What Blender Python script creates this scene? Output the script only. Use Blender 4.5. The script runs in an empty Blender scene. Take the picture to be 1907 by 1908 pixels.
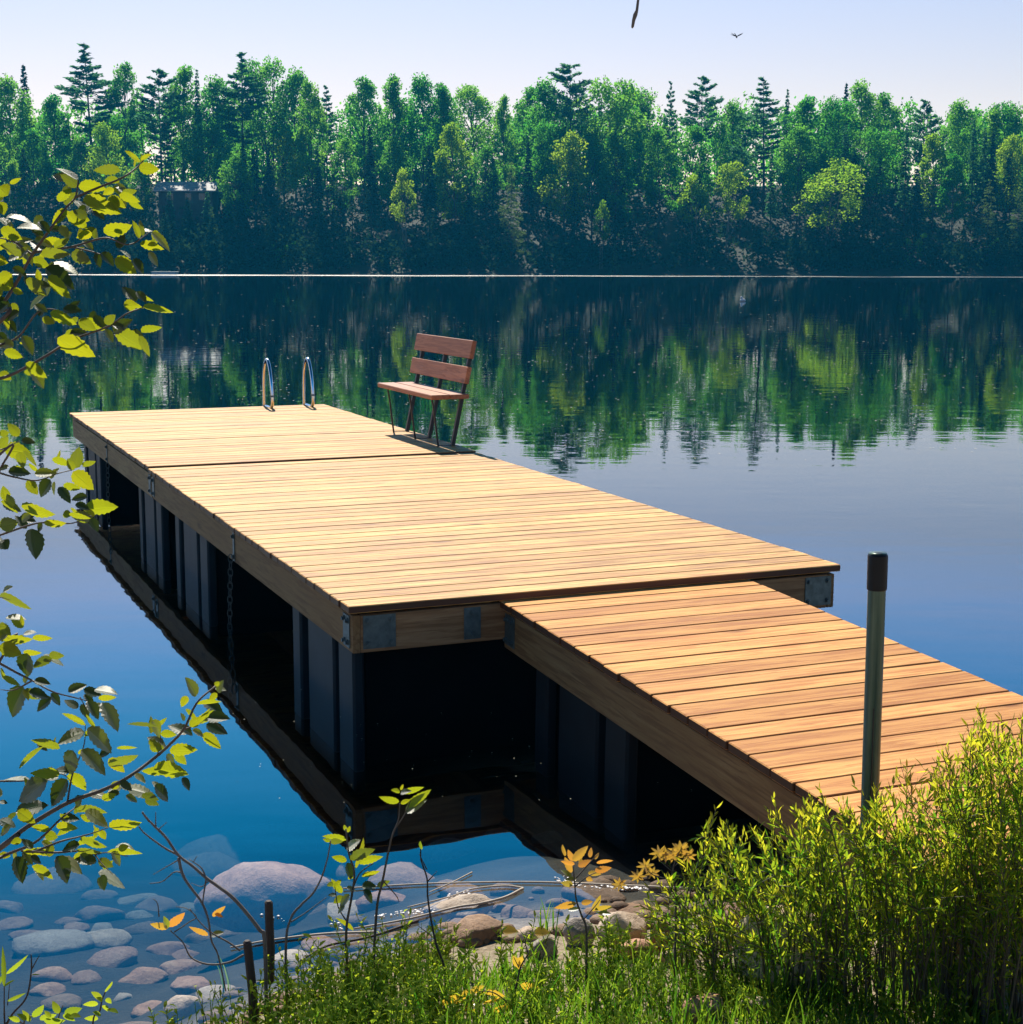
import bpy, math, random
import numpy as np
from mathutils import Matrix, Vector
rng = np.random.default_rng(7); random.seed(7)
SC = bpy.context.scene; COL = SC.collection

# ------------------------------------------------------------------ camera calibration (fitted to the photograph)
FOC, PITCH, ROLL, CAMH = 2928.6, .1597, -.0026, 2.2
CX, CY = 953.5, 954.
FW = np.array([0, math.cos(PITCH), -math.sin(PITCH)]); _r = np.array([1., 0, 0]); _d = np.cross(FW, _r)
RT = math.cos(ROLL)*_r+math.sin(ROLL)*_d; DN = -math.sin(ROLL)*_r+math.cos(ROLL)*_d
CAM = np.array([0, 0, CAMH])
def ray(x, y): return RT*(x-CX)/FOC+DN*(y-CY)/FOC+FW
def atY(x, y, Y): d = ray(x, y); return CAM+Y/d[1]*d           # the point of a sight line at a given distance
def atz(x, y, z): d = ray(x, y); return CAM+(z-CAMH)/d[2]*d    # ... or at a given height
cd = bpy.data.cameras.new('camera'); cam = bpy.data.objects.new('camera', cd); COL.objects.link(cam)
m = Matrix.Identity(4)
for i in range(3): m[i][0], m[i][1], m[i][2], m[i][3] = RT[i], -DN[i], -FW[i], CAM[i]
cam.matrix_world = m
cd.sensor_width = 36; cd.lens = FOC/1907*36; cd.clip_end = 5000; cd.clip_start = .05
SC.camera = cam

# ------------------------------------------------------------------ scene-object helpers
def tag(o, label=None, cat=None, group=None, kind=None):
    if label: o['label'] = label
    if cat: o['category'] = cat
    if group: o['group'] = group
    if kind: o['kind'] = kind
    return o
def empty(name, loc=(0, 0, 0), rz=0):
    o = bpy.data.objects.new(name, None); COL.objects.link(o); o.location = loc; o.rotation_euler.z = rz
    o.empty_display_size = .2
    return o
class MB:
    """collects vertices and faces; build() links them as one mesh object"""
    def __init__(s): s.v = []; s.f = []; s.rnd = []; s.uv = []; s.n = 0
    def add(s, v, faces, rnd=None, uv=None):
        v = np.asarray(v, float).reshape(-1, 3); o = s.n
        s.v.append(v); s.n += len(v)
        s.f.extend([tuple(int(i)+o for i in f) for f in faces])
        s.rnd.append(np.full(len(v), random.random() if rnd is None else rnd) if np.isscalar(rnd) or rnd is None else np.asarray(rnd))
        s.uv.append(np.zeros((len(v), 2)) if uv is None else np.asarray(uv, float))
    def grid4(s, V, rnd=None):
        """V: (n,4,3) separate quads"""
        n = len(V); o = s.n; s.v.append(V.reshape(-1, 3)); s.n += 4*n
        s.f.extend((np.arange(4*n).reshape(-1, 4)+o).tolist())
        r = rng.random(n) if rnd is None else rnd
        s.rnd.append(np.repeat(r, 4)); s.uv.append(np.zeros((4*n, 2)))
    def box(s, x0, x1, y0, y1, z0, z1, bev=0, rnd=None):
        if bev:
            c = []
            for sx, X in ((1, x0), (-1, x1)):
                for sy, Y in ((1, y0), (-1, y1)):
                    for sz, Z in ((1, z0), (-1, z1)):
                        c += [(X, Y+sy*bev, Z+sz*bev), (X+sx*bev, Y, Z+sz*bev), (X+sx*bev, Y+sy*bev, Z)]
            idx = lambda i, j, k, a: ((i*2+j)*2+k)*3+a
            F = []
            def q(*p): F.append(p)
            for i in (0, 1): q(*[idx(i, j, k, 0) for j, k in ((0, 0), (0, 1), (1, 1), (1, 0))][::(1 if i == 0 else -1)])
            for j in (0, 1): q(*[idx(i, j, k, 1) for i, k in ((0, 0), (1, 0), (1, 1), (0, 1))][::(1 if j == 0 else -1)])
            for k in (0, 1): q(*[idx(i, j, k, 2) for i, j in ((0, 0), (0, 1), (1, 1), (1, 0))][::(1 if k == 0 else -1)])
            for i in (0, 1):
                for j in (0, 1): q(idx(i, j, 0, 0), idx(i, j, 1, 0), idx(i, j, 1, 1), idx(i, j, 0, 1))
                for k in (0, 1): q(idx(i, 0, k, 0), idx(i, 1, k, 0), idx(i, 1, k, 2), idx(i, 0, k, 2))
            for j in (0, 1):
                for k in (0, 1): q(idx(0, j, k, 1), idx(1, j, k, 1), idx(1, j, k, 2), idx(0, j, k, 2))
            for i in (0, 1):
                for j in (0, 1):
                    for k in (0, 1): q(idx(i, j, k, 0), idx(i, j, k, 1), idx(i, j, k, 2))
            s.add(c, F, rnd)
        else:
            v = [(x, y, z) for x in (x0, x1) for y in (y0, y1) for z in (z0, z1)]
            s.add(v, [(0, 1, 3, 2), (4, 6, 7, 5), (0, 4, 5, 1), (2, 3, 7, 6), (0, 2, 6, 4), (1, 5, 7, 3)], rnd)
    def tube(s, pts, rad, sides=6, cap=True, rnd=None):
        P = np.asarray(pts, float); n = len(P)
        R = np.full(n, rad) if np.isscalar(rad) else np.asarray(rad, float)
        T = np.gradient(P, axis=0); T /= np.linalg.norm(T, axis=1)[:, None]+1e-12
        ref = np.array([0, 0, 1.]) if abs(T[0][2]) < .9 else np.array([1., 0, 0])
        V = []; a = np.linspace(0, 2*np.pi, sides, endpoint=False)
        N = np.cross(T[0], ref); N /= np.linalg.norm(N)
        for i in range(n):
            N = N-T[i]*(N@T[i]); N /= np.linalg.norm(N)+1e-12
            B = np.cross(T[i], N)
            V.append(P[i]+R[i]*(np.cos(a)[:, None]*N+np.sin(a)[:, None]*B))
        F = [(i*sides+j, i*sides+(j+1) % sides, (i+1)*sides+(j+1) % sides, (i+1)*sides+j) for i in range(n-1) for j in range(sides)]
        if cap: F += [tuple(range(sides))[::-1], tuple((n-1)*sides+j for j in range(sides))]
        s.add(np.concatenate(V), F, rnd)
    def build(s, name, mat, parent=None, smooth=False, loc=None):
        me = bpy.data.meshes.new(name)
        V = np.concatenate(s.v)
        if loc is not None: V = V-np.asarray(loc)
        me.from_pydata(V.tolist(), [], s.f)
        at = me.attributes.new('rnd', 'FLOAT', 'POINT'); at.data.foreach_set('value', np.concatenate(s.rnd).astype(np.float32))
        uvp = np.concatenate(s.uv)
        if np.any(uvp):
            ul = me.uv_layers.new(name='UVMap'); li = np.empty(len(me.loops), np.int32); me.loops.foreach_get('vertex_index', li)
            ul.data.foreach_set('uv', uvp[li].astype(np.float32).ravel())
        if smooth: me.polygons.foreach_set('use_smooth', np.ones(len(me.polygons), bool))
        me.materials.append(mat); me.update()
        o = bpy.data.objects.new(name, me); COL.objects.link(o)
        if loc is not None: o.location = loc
        if parent is not None: o.parent = parent
        return o
def copy_tree(o, parent=None):
    c = o.copy(); COL.objects.link(c); c.parent = parent
    for ch in list(o.children): copy_tree(ch, c)
    return c
def unit(v): v = np.asarray(v, float); return v/(np.linalg.norm(v, axis=-1, keepdims=True)+1e-12)
def spline(pts, n):
    """smooth curve through points (Catmull-Rom), n samples"""
    P = np.asarray(pts, float)
    if len(P) < 3: return P[0]+(P[-1]-P[0])*np.linspace(0, 1, n)[:, None]
    Q = np.vstack([2*P[0]-P[1], P, 2*P[-1]-P[-2]]); out = []
    for t in np.linspace(0, len(P)-1-1e-6, n):
        i = int(t); u = t-i; a, b, c, d = Q[i:i+4]
        out.append(.5*((2*b)+(c-a)*u+(2*a-5*b+4*c-d)*u*u+(3*b-a-3*c+d)*u**3))
    return np.array(out)

# ------------------------------------------------------------------ materials
class NT:
    def __init__(s, name):
        s.m = bpy.data.materials.new(name); s.m.use_nodes = True; s.t = s.m.node_tree; s.t.nodes.clear()
        s.out = s.t.nodes.new('ShaderNodeOutputMaterial')
    def n(s, typ, **kw):
        nd = s.t.nodes.new(typ); ins = kw.pop('ins', {})
        for k, v in kw.items(): setattr(nd, k, v)
        for k, v in ins.items():
            if hasattr(v, 'is_output') or hasattr(v, 'links') and not isinstance(v, (int, float, tuple)): s.t.links.new(v, nd.inputs[k])
            else: nd.inputs[k].default_value = v
        return nd
    def noise(s, vec, scale, detail=3, rough=.55, dist=0):
        return s.n('ShaderNodeTexNoise', ins={'Vector': vec, 'Scale': scale, 'Detail': detail, 'Roughness': rough, 'Distortion': dist}).outputs
    def ramp(s, fac, stops):
        nd = s.n('ShaderNodeValToRGB', ins={'Fac': fac}); cr = nd.color_ramp
        while len(cr.elements) < len(stops): cr.elements.new(.5)
        for e, (p, c) in zip(cr.elements, stops): e.position = p; e.color = (*c, 1) if len(c) == 3 else c
        return nd.outputs['Color']
    def math(s, op, a, b=0.): return s.n('ShaderNodeMath', operation=op, ins={0: a, 1: b}).outputs[0]
    def mixc(s, f, a, b, mode='MIX'):
        nd = s.n('ShaderNodeMix', data_type='RGBA', blend_type=mode)
        for k, v in ((0, f), (6, a), (7, b)):
            if hasattr(v, 'links'): s.t.links.new(v, nd.inputs[k])
            else: nd.inputs[k].default_value = v if isinstance(v, (int, float)) else ((*v, 1) if len(v) == 3 else v)
        return nd.outputs[2]
    def coords(s, which='Object', scale=(1, 1, 1), rot=(0, 0, 0)):
        tc = s.n('ShaderNodeTexCoord').outputs[which]
        return s.n('ShaderNodeMapping', ins={'Vector': tc, 'Scale': scale, 'Rotation': rot}).outputs[0]
    def attr(s, name): return s.n('ShaderNodeAttribute', attribute_name=name).outputs['Fac']
    def bump(s, h, dist, strength=1., normal=None):
        i = {'Height': h, 'Distance': dist, 'Strength': strength}
        if normal is not None: i['Normal'] = normal
        return s.n('ShaderNodeBump', ins=i).outputs[0]
    def pbsdf(s, **ins):
        nd = s.n('ShaderNodeBsdfPrincipled')
        for k, v in ins.items():
            k = k.replace('_', ' ')
            if hasattr(v, 'links'): s.t.links.new(v, nd.inputs[k])
            else: nd.inputs[k].default_value = v if isinstance(v, (int, float)) else ((*v, 1) if len(v) == 3 else v)
        return nd.outputs[0]
    def done(s, surf=None, vol=None):
        if surf is not None: s.t.links.new(surf, s.out.inputs['Surface'])
        if vol is not None: s.t.links.new(vol, s.out.inputs['Volume'])
        return s.m

def mat_wood(name, lo, mid, hi, axis='x', rough=(.42, .7), knots=True, spec=.5):
    k = NT(name); st = {'x': (1.1, 14, 14), 'y': (14, 1.1, 14), 'z': (14, 14, 1.1)}[axis]
    off = k.n('ShaderNodeVectorMath', operation='SCALE', ins={0: (37., 91., 53.), 'Scale': k.attr('rnd')}).outputs[0]
    tc = k.n('ShaderNodeTexCoord').outputs['Object']
    v = k.n('ShaderNodeVectorMath', operation='ADD', ins={0: tc, 1: off}).outputs[0]
    vs = k.n('ShaderNodeMapping', ins={'Vector': v, 'Scale': st}).outputs[0]
    g1 = k.noise(vs, 1.3, 5, .62, 1.2)[0]
    g2 = k.noise(vs, 5., 3, .6, .4)[0]
    g = k.math('ADD', k.math('MULTIPLY', g1, .72), k.math('MULTIPLY', g2, .28))
    c = k.ramp(g, [(.30, lo), (.46, mid), (.62, hi), (.80, mid)])
    st2 = k.n('ShaderNodeMapping', ins={'Vector': v, 'Scale': {'x': (2.6, 46, 46), 'y': (46, 2.6, 46), 'z': (46, 46, 2.6)}[axis]}).outputs[0]
    stk = k.ramp(k.noise(st2, 1., 4, .65, .6)[0], [(.50, (0, 0, 0)), (.58, (.7, .7, .7))])
    c = k.mixc(stk, c, lo)
    tone = k.ramp(k.attr('rnd'), [(0, (.78, .72, .66)), (.5, (1, 1, 1)), (1, (1.18, 1.16, 1.1))])
    c = k.mixc(1., c, tone, 'MULTIPLY')
    blot = k.noise(v, 2.2, 3)[0]
    c = k.mixc(k.ramp(blot, [(.45, (0, 0, 0)), (.75, (.5, .5, .5))]), c, tuple(np.array(mid)*np.array((.8, .7, .62))))
    if knots:
        ks = {'x': (2.4, 8.5, 0), 'y': (0, 2.4, 8.5), 'z': (8.5, 0, 2.4)}[axis]
        vo = k.n('ShaderNodeTexVoronoi', ins={'Vector': k.n('ShaderNodeMapping', ins={'Vector': v, 'Scale': ks}).outputs[0], 'Scale': .55, 'Randomness': 1.}).outputs['Distance']
        kn = k.ramp(vo, [(.025, (1, 1, 1)), (.07, (.5, .5, .5)), (.13, (0, 0, 0))])
        c = k.mixc(kn, c, tuple(np.array(lo)*.62))
    if axis == 'x' and knots:                                       # end grain is darker; the long edges get shade painted into their colour
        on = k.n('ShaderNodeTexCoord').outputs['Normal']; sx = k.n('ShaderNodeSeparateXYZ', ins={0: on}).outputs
        side_dk = k.ramp(k.math('ABSOLUTE', sx[2]), [(.25, (1, 1, 1)), (.6, (0, 0, 0))])
        c = k.mixc(side_dk, c, (.095, .042, .02))
    r = k.n('ShaderNodeMapRange', ins={'Value': g, 'To Min': rough[0], 'To Max': rough[1]}).outputs[0]
    b = k.bump(g, .0035, .8)
    return k.done(k.pbsdf(Base_Color=c, Roughness=r, Normal=b, Specular_IOR_Level=spec))

def mat_leaf(name, c1, c2, t1, t2, trans=.5, gloss=.06, rough=.4, veins=False, source='rnd', fk=.28, mid=None):
    k = NT(name)
    f = k.attr('rnd') if source == 'rnd' else k.n('ShaderNodeObjectInfo').outputs['Random']
    if source == 'both':
        f = k.math('FRACT', k.math('ADD', k.math('MULTIPLY', k.attr('rnd'), .45), k.math('MULTIPLY', k.n('ShaderNodeObjectInfo').outputs['Random'], .55)))
    cd_, ct = k.ramp(f, [(0, c1), (1, c2)]), k.ramp(f, [(0, t1), (1, t2)])
    if mid: cd_ = k.ramp(f, [(.12, c1), (.45, mid), (.62, c2)]); trans = k.ramp(f, [(.12, (.10, .10, .10)), (.42, (.30, .30, .30)), (.62, (trans,)*3)])
    nrm = {}
    if veins:
        uv = k.n('ShaderNodeUVMap').outputs[0]; sp = k.n('ShaderNodeSeparateXYZ', ins={0: uv}).outputs
        ph = k.math('MULTIPLY', k.math('SUBTRACT', sp[1], k.math('MULTIPLY', k.math('ABSOLUTE', sp[0]), .42)), 62.)
        w = k.math('POWER', k.math('ABSOLUTE', k.math('SINE', ph)), .7)
        mid = k.n('ShaderNodeMapRange', ins={'Value': k.math('ABSOLUTE', sp[0]), 'From Min': 0., 'From Max': .09, 'To Min': 0., 'To Max': 1.}).outputs[0]
        w = k.math('MULTIPLY', w, mid)
        nrm = {'Normal': k.bump(w, .0022, 1.)}
        ct = k.mixc(k.n('ShaderNodeMapRange', ins={'Value': w, 'From Min': 0., 'From Max': .5, 'To Min': .30, 'To Max': 0.}).outputs[0], ct, tuple(np.array(t1)*.45))
        sm = k.noise(uv, 3., 2)[0]
        ct = k.mixc(k.math('MULTIPLY', sm, .5), ct, tuple(np.array(t2)*.7))
    d = k.n('ShaderNodeBsdfDiffuse', ins={'Color': cd_, **nrm}).outputs[0]
    t = k.n('ShaderNodeBsdfTranslucent', ins={'Color': ct, **nrm}).outputs[0]
    x = k.n('ShaderNodeMixShader', ins={0: trans, 1: d, 2: t}).outputs[0]
    if gloss:
        g = k.n('ShaderNodeBsdfGlossy', ins={'Color': (1, 1, 1, 1), 'Roughness': rough, **nrm}).outputs[0]
        fr = k.math('ADD', k.math('MULTIPLY', k.n('ShaderNodeFresnel', ins={'IOR': 1.4}).outputs[0], fk), gloss)
        x = k.n('ShaderNodeMixShader', ins={0: fr, 1: x, 2: g}).outputs[0]
    return k.done(x)

def mat_plain(name, c, rough=.5, metal=0., c2=None, scale=8., bump=0., spec=.5, coords='Object'):
    k = NT(name); v = k.coords(coords)
    n = k.noise(v, scale, 5, .6)[0]
    col = k.ramp(n, [(.3, c), (.7, c2 or tuple(np.array(c)*.75))])
    kw = {}
    if bump: kw['Normal'] = k.bump(n, bump)
    return k.done(k.pbsdf(Base_Color=col, Roughness=rough, Metallic=metal, Specular_IOR_Level=spec, **kw))

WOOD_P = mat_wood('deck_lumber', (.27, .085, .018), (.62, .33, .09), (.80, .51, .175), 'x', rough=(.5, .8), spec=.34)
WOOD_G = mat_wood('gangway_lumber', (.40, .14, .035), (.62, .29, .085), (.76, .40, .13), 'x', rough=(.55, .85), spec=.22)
WOOD_F = mat_wood('beam_lumber_long', (.19, .095, .036), (.33, .19, .075), (.43, .27, .115), 'y', rough=(.6, .85), spec=.25)
WOOD_E = mat_wood('beam_lumber_cross', (.19, .09, .035), (.33, .175, .075), (.43, .25, .115), 'x', rough=(.6, .85), spec=.25, knots=False)
WOOD_B = mat_wood('bench_redwood', (.26, .09, .04), (.42, .165, .075), (.5, .21, .10), 'y', rough=(.5, .75), knots=True)
STEEL = mat_plain('stainless_steel', (.72, .72, .72), .16, 1., (.6, .6, .6), 6)
GALV = mat_plain('galvanised_steel', (.15, .20, .20), .5, .7, (.08, .11, .11), 30)
BLACKM = mat_plain('black_steel', (.022, .022, .024), .45, .3, (.03, .03, .03))
PLASTIC = mat_plain('dark_float_plastic', (.016, .030, .040), .55, 0., (.009, .018, .025), 5, spec=.2)
CAPM = mat_plain('black_rubber', (.008, .008, .009), .45, 0., (.012, .012, .013), spec=.25)
CHAINM = mat_plain('dark_wet_chain', (.10, .12, .12), .5, .6, (.05, .06, .06), 40)

# ------------------------------------------------------------------ world, sun, haze
SUN_EL, SUN_AZ = math.radians(46), math.radians(-13)         # azimuth measured from +Y (straight ahead) towards +X
sd = Vector((math.sin(SUN_AZ)*math.cos(SUN_EL), math.cos(SUN_AZ)*math.cos(SUN_EL), math.sin(SUN_EL)))
w = bpy.data.worlds.new('World'); SC.world = w; w.use_nodes = True; nt = w.node_tree; nt.nodes.clear()
def wn(t, **kw):
    n = nt.nodes.new(t)
    for k_, v_ in kw.items(): setattr(n, k_, v_)
    return n
sky = wn('ShaderNodeTexSky', sky_type='NISHITA', sun_disc=False, sun_elevation=SUN_EL, sun_rotation=SUN_AZ, air_density=1., dust_density=.6, ozone_density=2.)
tc = wn('ShaderNodeTexCoord'); sep = wn('ShaderNodeSeparateXYZ'); nt.links.new(tc.outputs['Generated'], sep.inputs[0])
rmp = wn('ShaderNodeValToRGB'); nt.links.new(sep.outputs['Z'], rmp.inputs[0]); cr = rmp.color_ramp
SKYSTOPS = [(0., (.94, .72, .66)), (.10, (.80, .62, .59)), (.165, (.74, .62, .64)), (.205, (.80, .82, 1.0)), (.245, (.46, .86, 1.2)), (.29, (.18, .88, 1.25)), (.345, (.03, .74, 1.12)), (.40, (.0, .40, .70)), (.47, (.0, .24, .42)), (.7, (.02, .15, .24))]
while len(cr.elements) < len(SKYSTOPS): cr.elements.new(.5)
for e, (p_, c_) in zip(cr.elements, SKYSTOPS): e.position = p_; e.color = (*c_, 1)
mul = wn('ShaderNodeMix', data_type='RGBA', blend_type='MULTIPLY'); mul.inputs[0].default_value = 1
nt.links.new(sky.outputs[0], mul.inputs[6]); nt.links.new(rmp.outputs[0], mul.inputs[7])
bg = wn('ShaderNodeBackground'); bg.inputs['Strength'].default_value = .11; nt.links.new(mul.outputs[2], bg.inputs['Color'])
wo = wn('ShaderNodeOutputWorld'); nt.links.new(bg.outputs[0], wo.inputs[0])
sl = bpy.data.lights.new('sun', 'SUN'); sl.energy = 4.6; sl.angle = math.radians(.5); sl.color = (1, .93, .80)
so = bpy.data.objects.new('sun', sl); COL.objects.link(so); so.rotation_euler = sd.to_track_quat('Z', 'Y').to_euler(); so.location = (0, 0, 30)
SC.view_settings.view_transform = 'Standard'; SC.view_settings.look = 'None'; SC.view_settings.exposure = .7; SC.view_settings.gamma = 1
cy = SC.cycles
cy.use_denoising = True; cy.max_bounces = 8; cy.transparent_max_bounces = 16; cy.volume_bounces = 0; cy.diffuse_bounces = 3; cy.glossy_bounces = 4
cy.transmission_bounces = 6; cy.caustics_reflective = False; cy.caustics_refractive = False; cy.sample_clamp_indirect = 6.

kz = NT('haze_air')
hv = kz.n('ShaderNodeVolumePrincipled', ins={'Color': (.02, .42, .80, 1), 'Density': .00034, 'Anisotropy': .3}).outputs[0]
hz = MB(); hz.box(-190, 190, -8, 330, -8, 60)
tag(hz.build('haze', kz.done(None, hv)), kind='stuff')

# ------------------------------------------------------------------ ground: bank, lake bed and far hillside as one sheet
_sx = [-60, -1.25, -.95, -.5, -.18, .3, .8, 1.3, 2., 3., 8., 60.]; _sy = [3.2, 3.72, 4.12, 4.62, 4.9, 5.0, 5.05, 5.25, 5.55, 5.9, 6.4, 9.]
def hnoise(x, y, s, seed=0):
    return (np.sin(x*s*1.7+seed)*np.cos(y*s*1.3+seed*2.1)+.5*np.sin(x*s*3.9+y*s*2.7+seed*.7)+.25*np.cos(x*s*7.1-y*s*6.3+seed))/1.75
def shore(x): return np.interp(x, _sx, _sy)
def ground_z(x, y):
    x = np.asarray(x, float); y = np.asarray(y, float)
    d = shore(x)-y
    land = .13*d+.02*hnoise(x, y, 3.)*np.clip(d*3, 0, 1)
    land = np.where(d > 2, .26+.05*(d-2), land)
    u = -d
    bed = -np.clip(.235*u+.012*np.clip(u-3, 0, 99)**1.5, 0, 4.2)+.03*hnoise(x, y, 2.2, 1.)*np.clip(u, 0, 1)
    near = np.where(d > 0, land, bed)
    fs = 218+2.5*np.sin(x*.045+1.)+1.2*np.sin(x*.13)
    e = y-fs
    far = np.where(e > 0, .10+.32*np.clip(e, 0, 42)+.05*np.clip(e-42, 0, 60)+.4*hnoise(x, y, .12, 3.)*np.clip(e/5, 0, 1), -.10*np.clip(-e, 0, 42)-0.02)
    return np.where(e > -43, np.maximum(far, -4.2), near)
def axis(fine0, fine1, step, lo, hi, g=1.18):
    a = list(np.arange(fine0, fine1, step)); s = step; x = a[-1]
    while x < hi: s *= g; x += s; a.append(x)
    s = step; x = a[0]; b = []
    while x > lo: s *= g; x -= s; b.append(x)
    return np.array(b[::-1]+a)
gx = axis(-3., 3.4, .05, -185, 185); gy = np.unique(np.concatenate([axis(3.2, 7.5, .05, -7, 170), np.arange(172, 262, 1.5), np.arange(264, 328, 6)]))
X, Y = np.meshgrid(gx, gy); Z = ground_z(X, Y)
g = MB(); nx, ny = len(gx), len(gy)
g.add(np.stack([X, Y, Z], -1).reshape(-1, 3), [(j*nx+i, j*nx+i+1, (j+1)*nx+i+1, (j+1)*nx+i) for j in range(ny-1) for i in range(nx-1)], 0.)
k = NT('bank_soil'); v = k.coords('Object')
n1 = k.noise(v, 3., 6, .65)[0]; n2 = k.noise(v, 38., 4, .7)[0]; n3 = k.noise(v, .05, 4)[0]
c = k.ramp(n1, [(.32, (.16, .12, .075)), (.55, (.30, .23, .15)), (.72, (.22, .17, .10))])
c = k.mixc(k.ramp(n2, [(.42, (0, 0, 0)), (.62, (.75, .75, .75))]), c, (.38, .31, .22))
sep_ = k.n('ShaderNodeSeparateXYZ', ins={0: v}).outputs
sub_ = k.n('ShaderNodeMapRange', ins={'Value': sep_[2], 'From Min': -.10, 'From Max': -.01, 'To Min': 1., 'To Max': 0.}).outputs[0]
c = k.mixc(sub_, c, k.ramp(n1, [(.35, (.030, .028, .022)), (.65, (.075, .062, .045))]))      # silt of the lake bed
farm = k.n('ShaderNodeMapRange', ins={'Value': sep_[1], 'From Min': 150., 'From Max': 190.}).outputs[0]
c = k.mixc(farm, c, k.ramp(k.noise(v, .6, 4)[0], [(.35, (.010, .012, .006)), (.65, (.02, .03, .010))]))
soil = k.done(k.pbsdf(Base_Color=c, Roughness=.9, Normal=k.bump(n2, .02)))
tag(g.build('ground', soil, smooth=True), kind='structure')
# ------------------------------------------------------------------ water
lk = MB(); lk.box(-186, 186, -7, 262, -5.5, 0)
k = NT('lake_water'); v = k.coords('Object')
r1 = k.noise(k.n('ShaderNodeMapping', ins={'Vector': v, 'Scale': (1., 1., 1.)}).outputs[0], .9, 3, .5)[0]
r2 = k.noise(k.n('ShaderNodeMapping', ins={'Vector': v, 'Scale': (.35, 1.2, 1.)}).outputs[0], 2.2, 2, .5)[0]
r3 = k.noise(k.n('ShaderNodeMapping', ins={'Vector': v, 'Scale': (.25, 1., 1.)}).outputs[0], .06, 3, .6)[0]      # patches of breeze
amp = k.n('ShaderNodeMapRange', ins={'Value': r3, 'From Min': .40, 'From Max': .68, 'To Min': .35, 'To Max': 1.}).outputs[0]
hh = k.math('MULTIPLY', k.math('ADD', r1, k.math('MULTIPLY', r2, .6)), amp)
nb = k.bump(hh, .0042, 1.)
fr = k.n('ShaderNodeFresnel', ins={'IOR': 1.74, 'Normal': nb}).outputs[0]
fr = k.math('MULTIPLY', fr, k.math('SUBTRACT', 1., k.n('ShaderNodeNewGeometry').outputs['Backfacing']))
gl = k.n('ShaderNodeBsdfGlossy', ins={'Color': (.90, .97, 1, 1), 'Roughness': .012, 'Normal': nb}).outputs[0]
tr = k.n('ShaderNodeBsdfTransparent').outputs[0]
mx = k.n('ShaderNodeMixShader', ins={0: fr, 1: tr, 2: gl}).outputs[0]
va = k.n('ShaderNodeVolumeAbsorption', ins={'Color': (.44, .54, .58, 1), 'Density': 1.25}).outputs[0]
tag(lk.build('lake_water', k.done(mx, va)), kind='structure')

# band of wind-ruffled water along the far shore
rb = MB(); xs = np.linspace(-150, 150, 120); lo_ = 201.5+2*np.sin(xs*.05)+1.5*np.sin(xs*.21+1); hi_ = 212.5+1.2*np.sin(xs*.08)
V = [(x, y, .004) for x, a_, b_ in zip(xs, lo_, hi_) for y in (a_, b_)]
rb.add(V, [(i*2, i*2+2, i*2+3, i*2+1) for i in range(len(xs)-1)])
k = NT('ruffled_water'); v = k.coords('Object')
rn = k.noise(k.n('ShaderNodeMapping', ins={'Vector': v, 'Scale': (.12, .5, 1.)}).outputs[0], 1., 4, .6)[0]
gl = k.n('ShaderNodeBsdfGlossy', ins={'Color': (.62, .60, .60, 1), 'Roughness': .42, 'Normal': k.bump(k.noise(v, 1.6, 3)[0], .25)}).outputs[0]
tr = k.n('ShaderNodeBsdfTransparent').outputs[0]
tag(rb.build('ruffled_water', k.done(k.n('ShaderNodeMixShader', ins={0: k.ramp(rn, [(.28, (.08, .08, .08)), (.62, (.42, .42, .42))]), 1: tr, 2: gl}).outputs[0])), kind='structure')

# ------------------------------------------------------------------ the floating dock (local x = across, y = away from the shore)
YAW = .3982; NLp = np.array([-.7528, 7.1083, 0.]); HD = .61; DW, DL, SEAM = 2.706, 9.795, 5.22
ua = np.array([-math.sin(YAW), math.cos(YAW), 0]); ub = np.array([math.cos(YAW), math.sin(YAW), 0])
def wl(x, y, z): return NLp+ub*x+ua*y+np.array([0, 0, z])
dock = tag(empty('floating_dock', tuple(NLp), YAW), 'long floating dock of pale new lumber carrying the bench and ladder', 'dock')
def boards(y0, y1, x0, x1, z, pitch, th=.036, slope=0., over=.0):
    n = max(1, round((y1-y0)/pitch)); p = (y1-y0)/n; b = MB()
    for i in range(n):
        gap = random.choice([.004, .006, .009, .012]); j = random.uniform(-.004, .004)
        zz = z+random.uniform(-.0015, .0015)+slope*(y0+(i+.5)*p)
        b.box(x0+j, x1+random.uniform(-.004, .004), y0+i*p+gap/2, y0+(i+1)*p-gap/2, zz-th, zz, .004, random.random())
    return b
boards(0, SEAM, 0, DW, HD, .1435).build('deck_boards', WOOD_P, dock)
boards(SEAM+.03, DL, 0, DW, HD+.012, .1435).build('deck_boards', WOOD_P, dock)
ZT, ZB = HD-.052, HD-.232                                       # beams under the boards
for y0, y1 in ((.02, SEAM-.012), (SEAM+.034, DL-.02)):
    for x0, x1 in ((.025, .063), (DW-.063, DW-.025)):
        b = MB(); b.box(x0, x1, y0, y1, ZB, ZT, .003); b.build('side_beam', WOOD_F, dock)
    for ya in (y0, y1-.038):
        b = MB(); b.box(.0645, DW-.0645, ya+.002, ya+.036, ZB, ZT-.001, .003); b.build('end_beam', WOOD_E, dock)
    for xj in (.72, 1.35, 1.98):
        b = MB(); b.box(xj-.019, xj+.019, y0+.04, y1-.04, ZB+.01, HD-.0365); b.build('joist', WOOD_F, dock)
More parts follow.
